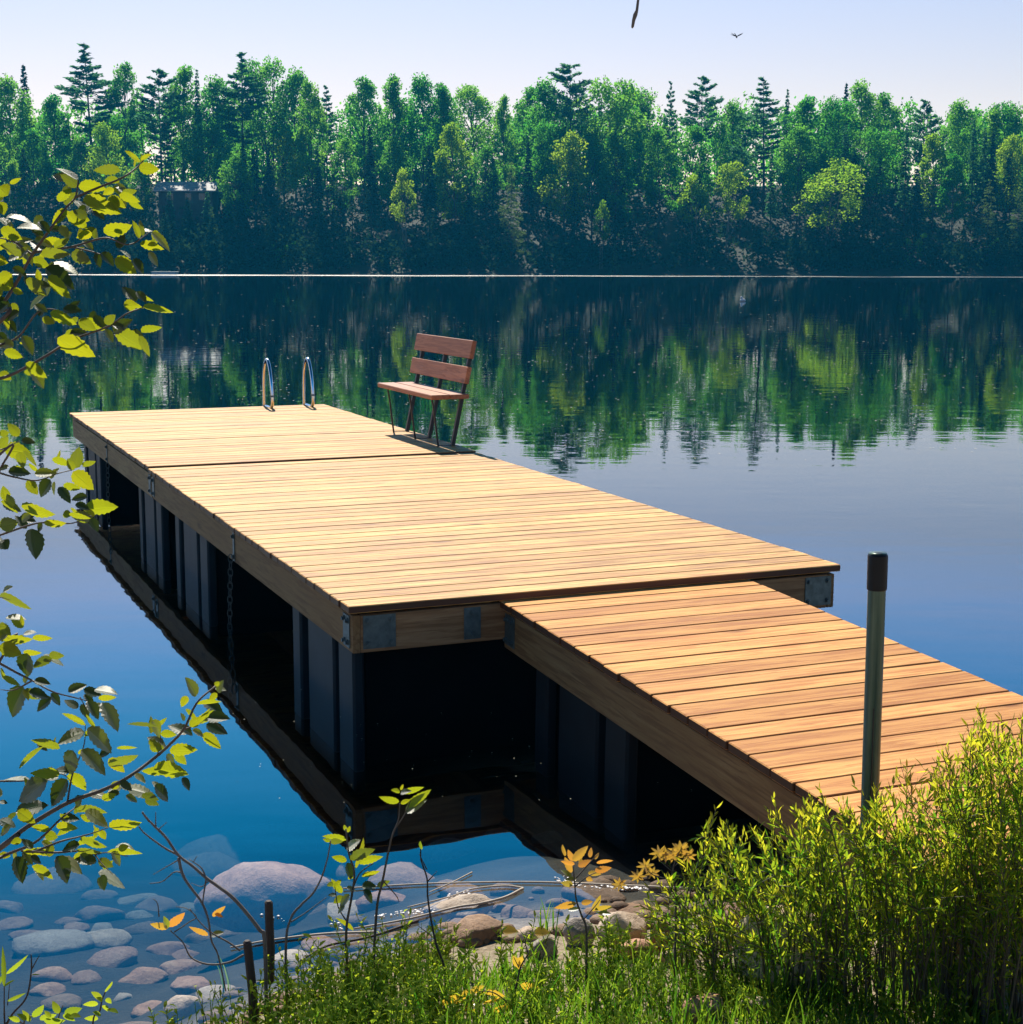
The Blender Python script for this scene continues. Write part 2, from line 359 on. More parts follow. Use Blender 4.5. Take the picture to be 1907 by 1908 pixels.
def plate(x0, x1, y, z0, z1, face, name='bracket_plate', nb=2, par=None):
    """flat galvanised plate with bolt heads; face 'y-' looks at the shore, 'x-' looks left"""
    b = MB(); t = .005
    P = (lambda u, v_, d: (u, y-d, v_)) if face == 'y-' else (lambda u, v_, d: (y-d, u, v_))
    c = [P(u, v_, d) for d in (0., t) for u, v_ in ((x0, z0), (x1, z0), (x1, z1), (x0, z1))]
    b.add(c, [(3, 2, 1, 0), (4, 5, 6, 7), (0, 1, 5, 4), (1, 2, 6, 5), (2, 3, 7, 6), (3, 0, 4, 7)])
    us = (x0+.022, x1-.022) if nb == 2 else ((x0+x1)/2,)
    for u in us:
        for v_ in (z0+.025, z1-.025):
            b.tube([P(u, v_, t), P(u, v_, t+.006)], .014, 10); b.tube([P(u, v_, t+.006), P(u, v_, t+.015)], .0095, 6)
    return b.build(name, GALV, par or dock)
plate(.075, .235, .0215, HD-.215, HD-.056, 'y-'); plate(.58, .665, .0215, HD-.215, HD-.06, 'y-', nb=1)
plate(2.50, 2.66, .0215, HD-.215, HD-.06, 'y-')
plate(.06, .16, .0245, HD-.215, HD-.06, 'x-'); plate(SEAM-.10, SEAM-.02, .0245, HD-.21, HD-.06, 'x-', nb=1)
plate(SEAM+.045, SEAM+.13, .0245, HD-.21, HD-.06, 'x-', nb=1); plate(2.43, 2.475, .0245, HD-.225, HD-.05, 'x-', nb=1)
plate(7.45, 7.49, .0245, HD-.22, HD-.06, 'x-', nb=1)
FCORE = mat_plain('black_float_core', (.006, .006, .007), .9, 0, (.004, .004, .005), spec=.02)
DIM = mat_plain('darker_float_plastic', (.014, .018, .022), .6, 0, (.01, .012, .015), spec=.15)  # darker copy of the float plastic, for the gangway float
def make_float(y0, y1, x0, x1, top, par, bot=-.28, m_=PLASTIC):
    f = MB(); L = y1-y0; sg = 1 if x1 > x0 else -1
    for a, c in ((0, .22), (.30, .72), (.86, 1.)): f.box(min(x0, x0+sg*.06), max(x0, x0+sg*.06), y0+a*L, y0+c*L, bot, top, .012)
    fl = f.build('float', m_, par)
    c = MB(); c.box(min(x0+sg*.065, x1), max(x0+sg*.065, x1), y0+.06, y1-.02, bot, top-.01, .02); c.build('float_core', FCORE, fl)
    return fl
for y0, y1 in ((.24, 1.36), (3.56, 4.69), (5.24, 6.26), (8.4, 9.5)):
    make_float(y0, y1, .09, 1.15, ZB+.002, dock); make_float(y0, y1, DW-.09, DW-1.15, ZB+.002, dock)

# gangway from the bank
gw0 = np.array([-.062, 7.452, 0.]); GYAW = .392; GL, GWD, GZ = 3.5, 1.385, .572
SL = math.atan(.035)
gang = tag(empty('gangway', (gw0[0], gw0[1], GZ), 0), 'wooden gangway of orange planks from the bank to the dock', 'gangway')
gang.rotation_euler = (SL, 0, GYAW)
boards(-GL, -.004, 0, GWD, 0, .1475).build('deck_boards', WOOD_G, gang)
for x0, x1 in ((.022, .06), (GWD-.06, GWD-.022)):
    b = MB(); b.box(x0, x1, -GL+.02, -.03, -.235, -.052, .003); b.build('side_beam', WOOD_F, gang)
b = MB(); b.box(.0615, GWD-.0615, -.068, -.032, -.233, -.053, .003); b.build('end_beam', WOOD_E, gang)
plate(-.16, -.045, .0215, -.21, -.06, 'x-', par=gang)
make_float(-1.25, -.28, .08, GWD-.08, -.236, gang, -.78, DIM)
# chains hanging from the side beam
def chain(x, y, ztop, n, label):
    c0 = wl(x, y, 0); root = c0+np.array([0, 0, ztop]); b = MB()
    for i in range(n):
        L, r, wd = .056, .0036, .015
        cz = ztop-.02-i*.044; sway = -.11*math.sin(min(1.6, i*.075))
        A = np.array([.25, .97, 0]) if i % 2 else np.array([.97, -.25, 0])
        t = np.linspace(0, 2*np.pi, 11)
        P = [c0+ua*(-sway)+np.array([0, 0, cz])+A*wd*math.cos(q)+np.array([0, 0, 1.])*(L/2*math.sin(q)) for q in t]
        b.tube(P, r, 5, False)
    return tag(b.build('anchor_chain', CHAINM, loc=root), label, 'chain')
chain(-.004, 2.43, .425, 22, 'galvanised anchor chain hanging into the water from the near half of the dock edge')
chain(-.004, 7.28, .40, 10, 'short galvanised chain hanging under the far corner of the dock edge')

# ------------------------------------------------------------------ swim ladder on the far end
lad = tag(empty('swim_ladder', tuple(wl(2.3, 9.7, HD)), YAW), 'stainless steel swim ladder with two arched handrails on the far dock edge', 'ladder')
for x in (-.245, .20):
    P = spline([(x, .10, .014), (x, -.10, .014), (x, -.18, .03), (x, -.21, .10), (x, -.175, .30), (x, -.10, .46), (x, -.01, .52), (x, .08, .47), (x, .145, .32), (x, .165, .0), (x, .165, -.6), (x, .165, -1.3)], 60)
    b = MB(); b.tube(P, .0168, 12); r_ = b.build('handrail', STEEL, lad, smooth=True)
    b = MB(); b.tube([(x, -.207, .13), (x, -.203, .15)], .0215, 12); b.build('clamp', GALV, r_)
for z in (-.75, -1.05):
    b = MB(); b.box(-.22, .20, .11, .19, z, z+.03, .004); b.build('step', STEEL, lad)

# ------------------------------------------------------------------ bench
ben = tag(empty('park_bench', tuple(wl(2.6, 6.3, HD)), YAW), 'empty wooden bench with two back slats on the right edge of the dock', 'bench')
def bl(x, y, z): return (x-2.6, y-6.3, z-HD)
for x0, x1 in ((2.425, 2.585), (2.60, 2.765)):
    b = MB(); b.box(x0-2.6, x1-2.6, 5.56-6.3, 7.02-6.3, .418, .457, .005, random.random()); b.build('seat_board', WOOD_B, ben)
def slat(z0, z1):
    b = MB(); sl_ = .19/.9
    xs_ = lambda z: 2.655-2.6+sl_*z-.028
    v = []
    for y in (5.56-6.3, 6.98-6.3):
        for z in (z0, z1):
            for t in (-.02, .02): v.append((xs_(z)+t, y, z+t*-.2))
    b.add(v, [(0, 1, 3, 2), (4, 6, 7, 5), (0, 4, 5, 1), (2, 3, 7, 6), (0, 2, 6, 4), (1, 5, 7, 3)], random.random())
    o = b.build('back_slat', WOOD_B, ben); md = o.modifiers.new('bevel', 'BEVEL'); md.width = .005; md.segments = 1
slat(.545, .685); slat(.755, .905)
for y in (5.68, 6.27, 6.87):
    b = MB(); y_ = y-6.3; q = .016
    for (xa, za), (xb, zb) in (((2.655-2.6, .002), (2.655-2.6+.19, .895)),):
        v = [(xa+dx, y_+dy, za) for dx, dy in ((-q, -q), (q, -q), (q, q), (-q, q))]+[(xb+dx, y_+dy, zb) for dx, dy in ((-q, -q), (q, -q), (q, q), (-q, q))]
        b.add(v, [(3, 2, 1, 0), (4, 5, 6, 7), (0, 1, 5, 4), (1, 2, 6, 5), (2, 3, 7, 6), (3, 0, 4, 7)])
    b.build('rear_leg', BLACKM, ben)
    b = MB(); b.tube(spline([(2.70-2.6, y_, .413), (2.50-2.6, y_, .413), (2.475-2.6, y_, .40), (2.488-2.6, y_, .33), (2.525-2.6, y_, .03), (2.535-2.6, y_, .010), (2.64-2.6, y_, .009)], 26), .0085, 6); b.build('front_leg', BLACKM, ben, smooth=True)

# ------------------------------------------------------------------ steel post beside the gangway
pb = atY(1621, 1490, 4.6); pt = atY(1636, 1030, 4.6)
ax = (pt-pb); base = pb+ax*(-(pb[2]-.10)/ax[2])
post = tag(empty('steel_post', tuple(base)), 'galvanised pipe post with a black cap beside the gangway', 'post')
b = MB(); Pq = [base+(pt-base)*t for t in (-.15, 0, .5, .95, 1.)]; b.tube(Pq, .0268, 28)
pipe_m = NT('post_galvanised'); vv = pipe_m.coords('Object', (30, 30, 1.5)); nn = pipe_m.noise(vv, 2., 5, .65)[0]; n5 = pipe_m.noise(pipe_m.coords('Object'), 9., 5)[0]
pc = pipe_m.ramp(nn, [(.3, (.05, .085, .065)), (.7, (.13, .18, .14))]); pc = pipe_m.mixc(pipe_m.ramp(n5, [(.5, (0, 0, 0)), (.72, (.6, .6, .6))]), pc, (.05, .07, .05))
PIPE = pipe_m.done(pipe_m.pbsdf(Base_Color=pc, Roughness=.38, Metallic=.6))
b.build('pipe', PIPE, post, smooth=True, loc=None).matrix_parent_inverse = Matrix.Translation(-Vector(base))
seam = MB(); side = unit(np.cross(ax, FW)); fr_ = -unit(FW-unit(ax)*(FW@unit(ax)))
s0 = base+(pt-base)*.0+fr_*.0262+side*.004; s1 = base+(pt-base)*.62+fr_*.0262+side*.004
seam.tube([s0, s1], .0022, 6); seam.build('weld_seam', BLACKM, post).matrix_parent_inverse = Matrix.Translation(-Vector(base))
cp = MB(); u_ = unit(ax); cp.tube([pt-u_*.112, pt-u_*.110, pt-u_*.008, pt-u_*.001, pt+u_*.001], [.0285, .0300, .0300, .026, .0001], 28, False)
cp.build('cap', CAPM, post, smooth=False).matrix_parent_inverse = Matrix.Translation(-Vector(base))
#@@TREES
# ------------------------------------------------------------------ far shore: trees
LEAF_D = mat_leaf('deciduous_leaf', (.035, .10, .018), (.075, .13, .02), (.05, .42, .035), (.36, .70, .05), .62, 0, .5, source='both')
LEAF_Y = mat_leaf('spring_leaf', (.07, .15, .02), (.10, .17, .025), (.26, .60, .02), (.46, .62, .03), .62, 0, .5, source='both')
LEAF_P = mat_leaf('pine_needles', (.026, .075, .042), (.045, .10, .05), (.08, .30, .12), (.16, .40, .13), .5, 0, .5, source='both')
LEAF_H = mat_leaf('hemlock_needles', (.045, .10, .035), (.07, .12, .04), (.12, .25, .05), (.2, .30, .07), .45, 0, .5, source='both')
LEAF_F = mat_leaf('fir_needles', (.012, .035, .02), (.022, .05, .025), (.02, .06, .025), (.04, .09, .03), .3, 0, .5, source='both')
BARK = mat_plain('tree_bark', (.075, .055, .042), .9, 0, (.035, .028, .024), 3.)
BARK_L = mat_plain('pale_tree_bark', (.20, .17, .14), .9, 0, (.10, .085, .07), 3.)

def rquads(P, L, W, axis=None, jit=1.):
    """leaf-sized diamonds at P, along axis (or at random)"""
    n = len(P); T = unit(rng.normal(size=(n, 3))*jit+(0 if axis is None else axis))
    B = unit(np.cross(T, rng.normal(size=(n, 3))))
    L = np.asarray(L).reshape(-1, 1)*np.ones((n, 1)); W = np.asarray(W).reshape(-1, 1)*np.ones((n, 1))
    return np.stack([P-T*L/2, P+B*W/2+T*L*.08, P+T*L/2, P-B*W/2+T*L*.08], 1)

def proto_deciduous(H, cr0, rad, ncl, nl, leaf=.40, lmat=LEAF_D, bark=BARK, multi=1, name='broadleaf_tree', flat=1.):
    root = empty(name); tb = MB(); lb = MB(); cl = []
    for s in range(multi):
        bx, by = (rng.normal(size=2)*.25 if multi > 1 else (0, 0)); lx, ly = rng.normal(size=2)*(.5 if multi == 1 else 1.5)
        top = H*(.96-.06*s)
        P = spline([(bx, by, -1), (bx+lx*.1, by+ly*.1, H*.3), (bx+lx*.5, by+ly*.5, H*.65), (bx+lx, by+ly, top)], 9)
        tb.tube(P, np.linspace(.20, .025, 9)*H/22, 6)
        k_ = ncl//multi
        for i in range(k_):
            u = (i+rng.random())/k_; z = H*(cr0+(1-cr0)*u)
            prof = math.sin(math.pi*min(1, .16+.84*u)**.85)**.7 if u < .97 else .15
            r = rad*prof*flat*math.sqrt(rng.uniform(.25, 1.)); a = rng.uniform(0, 6.283)
            c0 = P[min(8, int(8*max(.25, z/H-.12)))]
            c = np.array([lx*(z/H)**2+r*math.cos(a), ly*(z/H)**2+r*math.sin(a), z])
            cl.append((c, rng.uniform(.75, 1.25)*rad*.36))
            tb.tube(spline([c0, (c0+c)/2+np.array([0, 0, -.2]), c], 5), np.linspace(.07, .015, 5)*H/22, 4)
    for c, r in cl:
        d = unit(rng.normal(size=(nl, 3))); P = c+d*(r*rng.uniform(.45, 1.08, (nl, 1)))*np.array([1.05, 1.05, .85])
        rr = np.clip(rng.normal(.5, .25)+rng.normal(size=nl)*.15, 0, 1)
        lb.grid4(rquads(P, rng.uniform(.7, 1.3, nl)*leaf, rng.uniform(.6, 1.1, nl)*leaf*.72), rr)
    tb.build('trunk', bark, root); lb.build('crown', lmat, root); root['h0'] = float(H); return root

def proto_conifer(H, z0, step, prof, nb, droop, tuft, tl, tw, lmat, name, upsw=0., gaps=.1, spread=.16):
    root = empty(name); tb = MB(); lb = MB()
    lean = rng.normal(size=2)*.012*H
    P = spline([(0, 0, -1), (lean[0]*.3, lean[1]*.3, H*.4), (lean[0], lean[1], H)], 8); tb.tube(P, np.linspace(.24, .02, 8)*H/24, 6)
    z = H*z0
    while z < H*.992:
        u = z/H; Lm = prof((u-z0)/(1-z0))
        for j in range(nb):
            if rng.random() < gaps: continue
            L = Lm*rng.uniform(.6, 1.12); a = rng.uniform(0, 6.283); d = np.array([math.cos(a), math.sin(a), 0]); c0 = np.array([lean[0]*u**2, lean[1]*u**2, z+rng.uniform(-.3, .3)*step])
            t = np.linspace(0, 1, 6)[:, None]
            B = c0+d*L*t+np.array([0, 0, 1.])*L*(upsw*t**1.5-droop*t**1.2+.10*droop*t**4)
            if L > .8: tb.tube(B, np.linspace(.035, .008, 6)*max(.6, L/3), 3, False)
            n = max(4, int(tuft*L)); s = rng.uniform(.18, 1.02, n)**.8
            Q = np.stack([np.interp(s, t[:, 0], B[:, i]) for i in range(3)], 1)
            sd_ = np.cross(d, [0, 0, 1.]); off = rng.normal(size=(n, 1))*spread*L*(1.1-s[:, None]*.8)
            Q = Q+sd_*off+rng.normal(size=(n, 3))*np.array([.05, .05, .07])*(1+L*.3)
            ax_ = d*1.0+sd_*np.sign(off)*.8+np.array([0, 0, upsw*.9-droop*.5])
            lb.grid4(rquads(Q, rng.uniform(.7, 1.3, n)*tl, rng.uniform(.7, 1.3, n)*tw, ax_, .55), np.clip(rng.uniform(.1, .6)+s*.4+rng.normal(size=n)*.1, 0, 1))
        z += step*rng.uniform(.8, 1.2)
    tb.build('trunk', BARK, root); lb.build('crown', lmat, root); root['h0'] = float(H); return root

pineprof = lambda u: 3.5*(.62+.5*math.sin(u*5.))*(1-u**3.2)*(.45+.55*min(1, u*3))+.5
PRO = {  # kind > prototypes
 'D': [proto_deciduous(20, .36, 4.0, 50, 115, .46), proto_deciduous(20, .30, 3.5, 48, 115, .46), proto_deciduous(20, .42, 4.4, 54, 110, .46, multi=2), proto_deciduous(20, .26, 3.0, 44, 115, .46)],
 'Y': [proto_deciduous(18, .22, 3.0, 46, 110, .44, lmat=LEAF_Y, name='poplar_tree'), proto_deciduous(18, .30, 3.5, 44, 115, .44, lmat=LEAF_Y, name='poplar_tree')],
 'R': [proto_deciduous(12, .45, 2.3, 20, 130, .34, LEAF_Y, BARK_L, 2, 'young_tree'), proto_deciduous(12, .35, 3.2, 24, 140, .34, LEAF_Y, BARK_L, 2, 'young_tree')],
 'P': [proto_conifer(26, .42, .95, pineprof, 7, .0, 20, .80, .26, LEAF_P, 'white_pine', .26, .22), proto_conifer(26, .50, 1.05, lambda u: 3.9*(1-u**2.6)*(.5+.5*min(1, u*4))+.7, 7, .0, 20, .80, .26, LEAF_P, 'white_pine', .34, .2),
       proto_conifer(26, .36, .9, lambda u: 2.6*(1-u**2)*(.5+.5*min(1, u*4))+.5, 6, .02, 20, .75, .24, LEAF_P, 'white_pine', .2, .2)],
 'S': [proto_conifer(24, .25, .55, lambda u: 2.1*(1-u)**.85+.12, 8, .32, 20, .55, .2, LEAF_F, 'spruce_tree'), proto_conifer(24, .3, .6, lambda u: 1.7*(1-u)**.8+.12, 7, .25, 20, .55, .2, LEAF_P, 'spruce_tree')],
 'H': [proto_conifer(16, .12, .6, lambda u: 3.4*(1-u)**.9+.2, 6, .10, 17, .42, .12, LEAF_H, 'hemlock_tree', .0, .15), proto_conifer(16, .16, .75, lambda u: 3.0*(1-u)**.7+.3, 5, .02, 17, .45, .13, LEAF_H, 'hemlock_tree', .05, .2)],
 'F': [proto_conifer(7, .05, .35, lambda u: 1.5*(1-u)**.9+.08, 6, .2, 22, .28, .10, LEAF_H, 'young_fir', .0, .1)],
 'B': [proto_deciduous(5, .12, 1.5, 16, 90, .26, LEAF_D, BARK_L, 3, 'shoreline_shrub')],
}
USED = set()
def fs_y(x): return 218+2.5*math.sin(x*.045+1.)+1.2*math.sin(x*.13)
def plant(kind, px, ytop, Y, label, wf=1., v=None, group=None):
    p = atY(px, ytop, Y); z0 = float(ground_z(p[0], p[1])); h = p[2]-z0
    pr = PRO[kind][v if v is not None else int(rng.integers(len(PRO[kind])))]
    s = h/pr['h0']
    o = pr if pr.name not in USED and not USED.add(pr.name) else copy_tree(pr)
    o.location = (p[0], p[1], z0-.05); sx = s*wf*(.55+.45/max(s, .3)) if s > 1 else s*wf
    o.scale = (sx, sx, s); o.rotation_euler.z = rng.uniform(0, 6.283)
    cat = {'D': 'tree', 'Y': 'tree', 'R': 'tree', 'P': 'pine tree', 'S': 'spruce tree', 'H': 'hemlock tree', 'F': 'fir tree', 'B': 'shrub'}[kind]
    grp = {'D': 'broadleaf trees of the far shore', 'Y': 'broadleaf trees of the far shore', 'R': 'young trees in front of the far wood', 'P': 'white pines of the far shore', 'S': 'spruces of the far shore', 'H': 'hemlocks of the far shore', 'F': 'young firs at the far waterline', 'B': 'shrubs at the far waterline'}[kind]
    return tag(o, label, cat, group or grp)
SKY = [
 ('P', 165, 78, 'tallest white pine at left, broad tiered crown standing high above its neighbours', 1.5, 0),
 ('S', 45, 118, 'dark spruce spire at the far left end of the treeline', 1., 0),
 ('D', 14, 152, 'pale green round tree cut by the left edge of the picture', 1., 0),
 ('D', 100, 184, 'green treetop in the dip between the left spruce spire and tall pine', 1., 1),
 ('D', 228, 124, 'leafy tree rising close against the right side of the tall left pine', .9, 3),
 ('P', 296, 130, 'white pine with lopsided top left of the twin treetop above the cabin', 1.25, 1),
 ('D', 336, 130, 'square topped green tree above the cabin roof', .9, 1),
 ('S', 365, 128, 'slim spruce spire above the right end of the cabin roof', .8, 1),
 ('D', 402, 152, 'sunlit tree crowded against the left flank of the broad pine over the ladder side', 1., 0),
 ('P', 447, 97, 'broad white pine peak between cabin and swim ladder', 1.35, 0),
 ('D', 500, 114, 'round bright crown leaning on the right of the pine peak', 1., 2),
 ('D', 548, 138, 'tall green tree straight above the swim ladder', 1., 0),
 ('D', 580, 158, 'narrow tree right of the one straight above the ladder', .8, 3),
 ('P', 607, 158, 'ragged narrow pine left of the gap in the treeline', .85, 2),
 ('D', 677, 150, 'airy pale tree just right of the low gap in the treeline', 1., 1),
 ('D', 735, 147, 'thin topped sunlit tree left of the bench, sky showing through', .85, 3),
 ('D', 788, 150, 'lacy pale crown directly over the bench back', 1., 0),
 ('D', 830, 162, 'light green tree just right above the bench', .8, 1),
 ('D', 888, 168, 'evenly rounded tree right of the bench, alone before the notch', 1.1, 2),
 ('D', 938, 184, 'lowest thin treetop in the notch left of the central pine', .7, 3),
 ('D', 983, 168, 'dark green crown on the right side of the skyline notch', .9, 1),
 ('D', 1020, 158, 'dense green crown left against the central pine', 1., 0),
 ('P', 1066, 118, 'domed white pine in the centre of the treeline, highest of the middle', 1.3, 1),
 ('D', 1128, 158, 'dense green crown right against the central pine', 1., 2),
 ('D', 1166, 172, 'small rounded treetop right of the central pine and its neighbour', .8, 1),
 ('D', 1212, 170, 'broad green dome below the hanging twig', 1.1, 2),
 ('P', 1248, 150, 'small dark pine tip between the green dome and the fan shaped pine', .6, 2),
 ('P', 1310, 143, 'fan shaped white pine on a bare straight trunk below the dragonfly', 1.1, 1),
 ('D', 1368, 195, 'low green top in the dip between two pines under the dragonfly', .9, 0),
 ('P', 1430, 142, 'dark pine with several ragged tips right of the dragonfly', 1.3, 0),
 ('S', 1466, 165, 'thin spire on the right shoulder of the ragged dark pine', .8, 1),
 ('D', 1497, 188, 'green crown right beside the ragged dark pine', 1., 1),
 ('D', 1538, 190, 'smooth rounded crown left of the small spire over the post', 1., 2),
 ('S', 1578, 152, 'small topped spire above the metal post, left of a pale crown', .75, 0),
 ('D', 1607, 160, 'pale lacy crown directly above the metal post', 1., 0),
 ('D', 1655, 180, 'sunlit crown stepping down right of the one over the post', 1., 1),
 ('P', 1726, 186, 'flat windswept pine top in the right quarter of the treeline', 1., 1),
 ('D', 1790, 194, 'pale peach green crown right of the flat pine top', 1., 0),
 ('D', 1850, 212, 'lowest treetop near the right end of the skyline', .9, 3),
 ('D', 1900, 196, 'green tree cut by the right edge of the picture', 1.1, 2),
]
for kind, x, y, lab, wf, v in SKY: plant(kind, x, y, 246+rng.uniform(-5, 9), lab, wf, v)
MID = [
 ('D', 60, 245, 236, 'olive green tree below the left spruce spire'), ('D', 150, 262, 238, 'rusty tinted tree below the tallest left pine'),
 ('Y', 205, 235, 234, 'yellow green tree right of the trunk of the tallest left pine'), ('D', 262, 300, 232, 'green tree just above the tip of the alder branch'),
 ('P', 305, 215, 242, 'feathery pine with dark trunk above the left end of the cabin'), ('D', 385, 235, 244, 'broad green tree behind the right end of the cabin'),
 ('S', 452, 245, 231, 'dark column of spruce below the pine peak'), ('S', 500, 262, 233, 'second dark column left of the bright gap over the ladder'),
 ('Y', 528, 250, 243, 'yellow lit foliage seen through trunks above the ladder'), ('S', 592, 265, 231, 'dark spruce right of the lit gap over the ladder'),
 ('D', 640, 262, 236, 'shaded tree under the low gap in the treeline'), ('S', 690, 232, 234, 'dark many tiered spruce left of the bench'),
 ('D', 735, 262, 238, 'green tree behind the small golden round tree'), ('S', 800, 268, 231, 'dark spruce column above the bench back'),
 ('Y', 848, 236, 233, 'brightest green poplar in mid wood, right above the bench'), ('D', 905, 275, 236, 'yellow green tree left above the layered hemlock'),
 ('S', 985, 262, 232, 'dark spruce between layered hemlock and golden tree'), ('Y', 1052, 252, 232, 'golden green round tree under the central pine'),
 ('D', 1000, 232, 240, 'green tree left under the central pine'), ('D', 1105, 240, 236, 'green tree right under the central pine'),
 ('D', 1150, 255, 232, 'peach tinted tree with dark trunks right of the golden one'), ('S', 1190, 285, 230, 'dark spruce under the green dome crown'),
 ('D', 1232, 242, 236, 'green tree with forked trunks under the small dark pine tip'), ('D', 1290, 240, 233, 'shaded green tree at the foot of the fan shaped pine'),
 ('P', 1383, 250, 233, 'pine with layered golden boughs under the dragonfly'), ('S', 1440, 272, 231, 'blue dark spruce under the ragged pine'),
 ('D', 1490, 240, 234, 'green tree below the crowns right of the ragged pine'), ('S', 1575, 232, 233, 'blue dark pointed spruce over the wide sunlit tree'),
 ('D', 1622, 246, 234, 'full green dome right above the wide sunlit tree'), ('S', 1692, 228, 233, 'tall blue dark spruce column right of the post'),
 ('Y', 1745, 255, 235, 'yellow green tree under the flat pine top'), ('S', 1818, 222, 236, 'leftmost of three pointed blue spruces at far right'),
 ('S', 1838, 236, 235, 'middle of three pointed blue spruces at far right'), ('S', 1852, 244, 233, 'rightmost of three pointed blue spruces at far right'),
 ('Y', 1888, 258, 235, 'yellow green tree at the right edge below the skyline'), ('D', 1780, 290, 230, 'dim green tree between the flat pine and three blue spruces'),
 ('D', 25, 300, 231, 'shaded tree behind the alder leaves at the left edge'), ('D', 440, 290, 230, 'dark leafy tree right of the cabin'),
 ('S', 316, 356, 227, 'dark spruce in front of the left end of the cabin wall'), ('S', 350, 366, 226.5, 'dark spruce in front of the middle of the cabin wall'), ('S', 388, 357, 227.5, 'dark spruce in front of the right end of the cabin wall'),
 ('R', 755, 320, 224, 'small golden round tree on two pale stems left above the bench'), ('H', 952, 296, 225, 'layered hemlock with pale shelf like boughs right of the bench'),
 ('R', 1120, 378, 224, 'small slanting tuft of yellow leaves low in the dark wood'), ('R', 1298, 330, 226, 'small dim round tree left of the golden tipped one'),
 ('R', 1356, 308, 225, 'small golden tipped tree low under the layered boughs'), ('R', 1545, 310, 224, 'wide sunlit green tree standing out of the dark lower wood'),
 ('H', 1845, 330, 226, 'pale layered hemlock near the right edge'), ('H', 1900, 345, 223, 'layered hemlock cut by the right edge'),
 ('H', 1205, 365, 226, 'dim layered hemlock right of the yellow tuft'), ('F', 718, 442, 221.5, 'small young fir at the far waterline left above the bench'),
 ('F', 395, 385, 225, 'young fir standing just below the cabin'), ('B', 1700, 438, 221.5, 'pale leaning shrub at the waterline right of the post'),
 ('B', 1838, 446, 221.5, 'pale shrub at the waterline near the right edge'), ('F', 1147, 448, 221.5, 'small grey green fir at the waterline below the yellow tuft'),
 ('B', 525, 452, 221.5, 'faint shrub at the waterline above the ladder'),
]
for kind, x, y, Yd, lab in MID:
    plant(kind, x, y, Yd, lab, {755: .75, 1120: .7, 1545: 1.35, 952: .85, 316: 1.9, 350: 2., 388: 1.9}.get(x, 1.), 1 if x == 1545 else (0 if x in (755, 1120) else None))
for k_, L_ in PRO.items():
    for p_ in L_:
        if p_.name not in USED:
            for c_ in list(p_.children): bpy.data.objects.remove(c_)
            bpy.data.objects.remove(p_)
# the dark undergrowth and back rows that read as one mass
def mass_conifer(b, x, y, H, R):
    z = float(ground_z(x, y)); n = 260; u = rng.random(n)**.8; a = rng.uniform(0, 6.283, n); r = R*(1-u)**.85*rng.uniform(.3, 1.1, n)+.05
    P = np.stack([x+r*np.cos(a), y+r*np.sin(a), z+H*(.04+.96*u)-r*.25], 1)
    ax_ = np.stack([np.cos(a), np.sin(a), -.35*np.ones(n)], 1)
    b.grid4(rquads(P, rng.uniform(.5, 1.1, n)*(.45+.03*H), rng.uniform(.2, .4, n)*(.6+.03*H), ax_, .5))
    b.tube([(x, y, z-.5), (x, y, z+H)], [.12, .02], 4)
mb_ = MB()
for i in range(210):
    x = rng.uniform(-108, 108); e = rng.choice([1.2, 2.5, 4.5, 7, 11, 16])+rng.uniform(-.6, 1.2)
    if -52 < x < -40 and e > 6: continue
    mass_conifer(mb_, x, fs_y(x)+e, rng.uniform(.55, 1.)*min(13, 3+e*.95), rng.uniform(1.5, 2.6))
for i in range(760):
    x = rng.uniform(-110, 110); e = rng.uniform(1.2, 42) if i < 520 else rng.uniform(.6, 8); c = np.array([x, fs_y(x)+e, 0]); c[2] = float(ground_z(c[0], c[1])); H = rng.uniform(1.5, 4.5)+(rng.uniform(0, 5) if e > 33 else 0)
    if abs(c[0]+45.5) < 5.5 and e < 26: H = min(H+1.5, 5.2)
    n0 = 46; P = c+rng.normal(size=(n0, 3))*np.array([1.1, 1.1, .3*H])+np.array([0, 0, .45*H]); mb_.grid4(rquads(P, rng.uniform(.45, .9, n0), rng.uniform(.3, .6, n0)))
tag(mb_.build('forest_undergrowth', LEAF_F), 'dark mass of firs and undergrowth along the far waterline', kind='stuff')
mb_ = MB(); tb_ = MB()
for i in range(170):
    x = rng.uniform(-112, 112); y = rng.uniform(256, 290); H = rng.uniform(11, 15)-.06*(y-258)
    z = float(ground_z(x, y)); tb_.tube([(x, y, z), (x+rng.normal()*.4, y, z+H*.9)], [.16, .04], 4)
    for j in range(22):
        c = np.array([x, y, z+H*rng.uniform(.03, .93)])+rng.normal(size=3)*np.array([1.7, 1.7, .4])
        mb_.grid4(rquads(c+rng.normal(size=(34, 3))*.62, rng.uniform(.45, .8, 34), rng.uniform(.3, .55, 34)))
fm = mb_.build('forest_backdrop', LEAF_D); tag(fm, 'mass of green broadleaf wood behind the front trees', kind='stuff')
tag(tb_.build('forest_trunks', BARK), 'trunks of the broadleaf wood behind the front trees', kind='stuff')

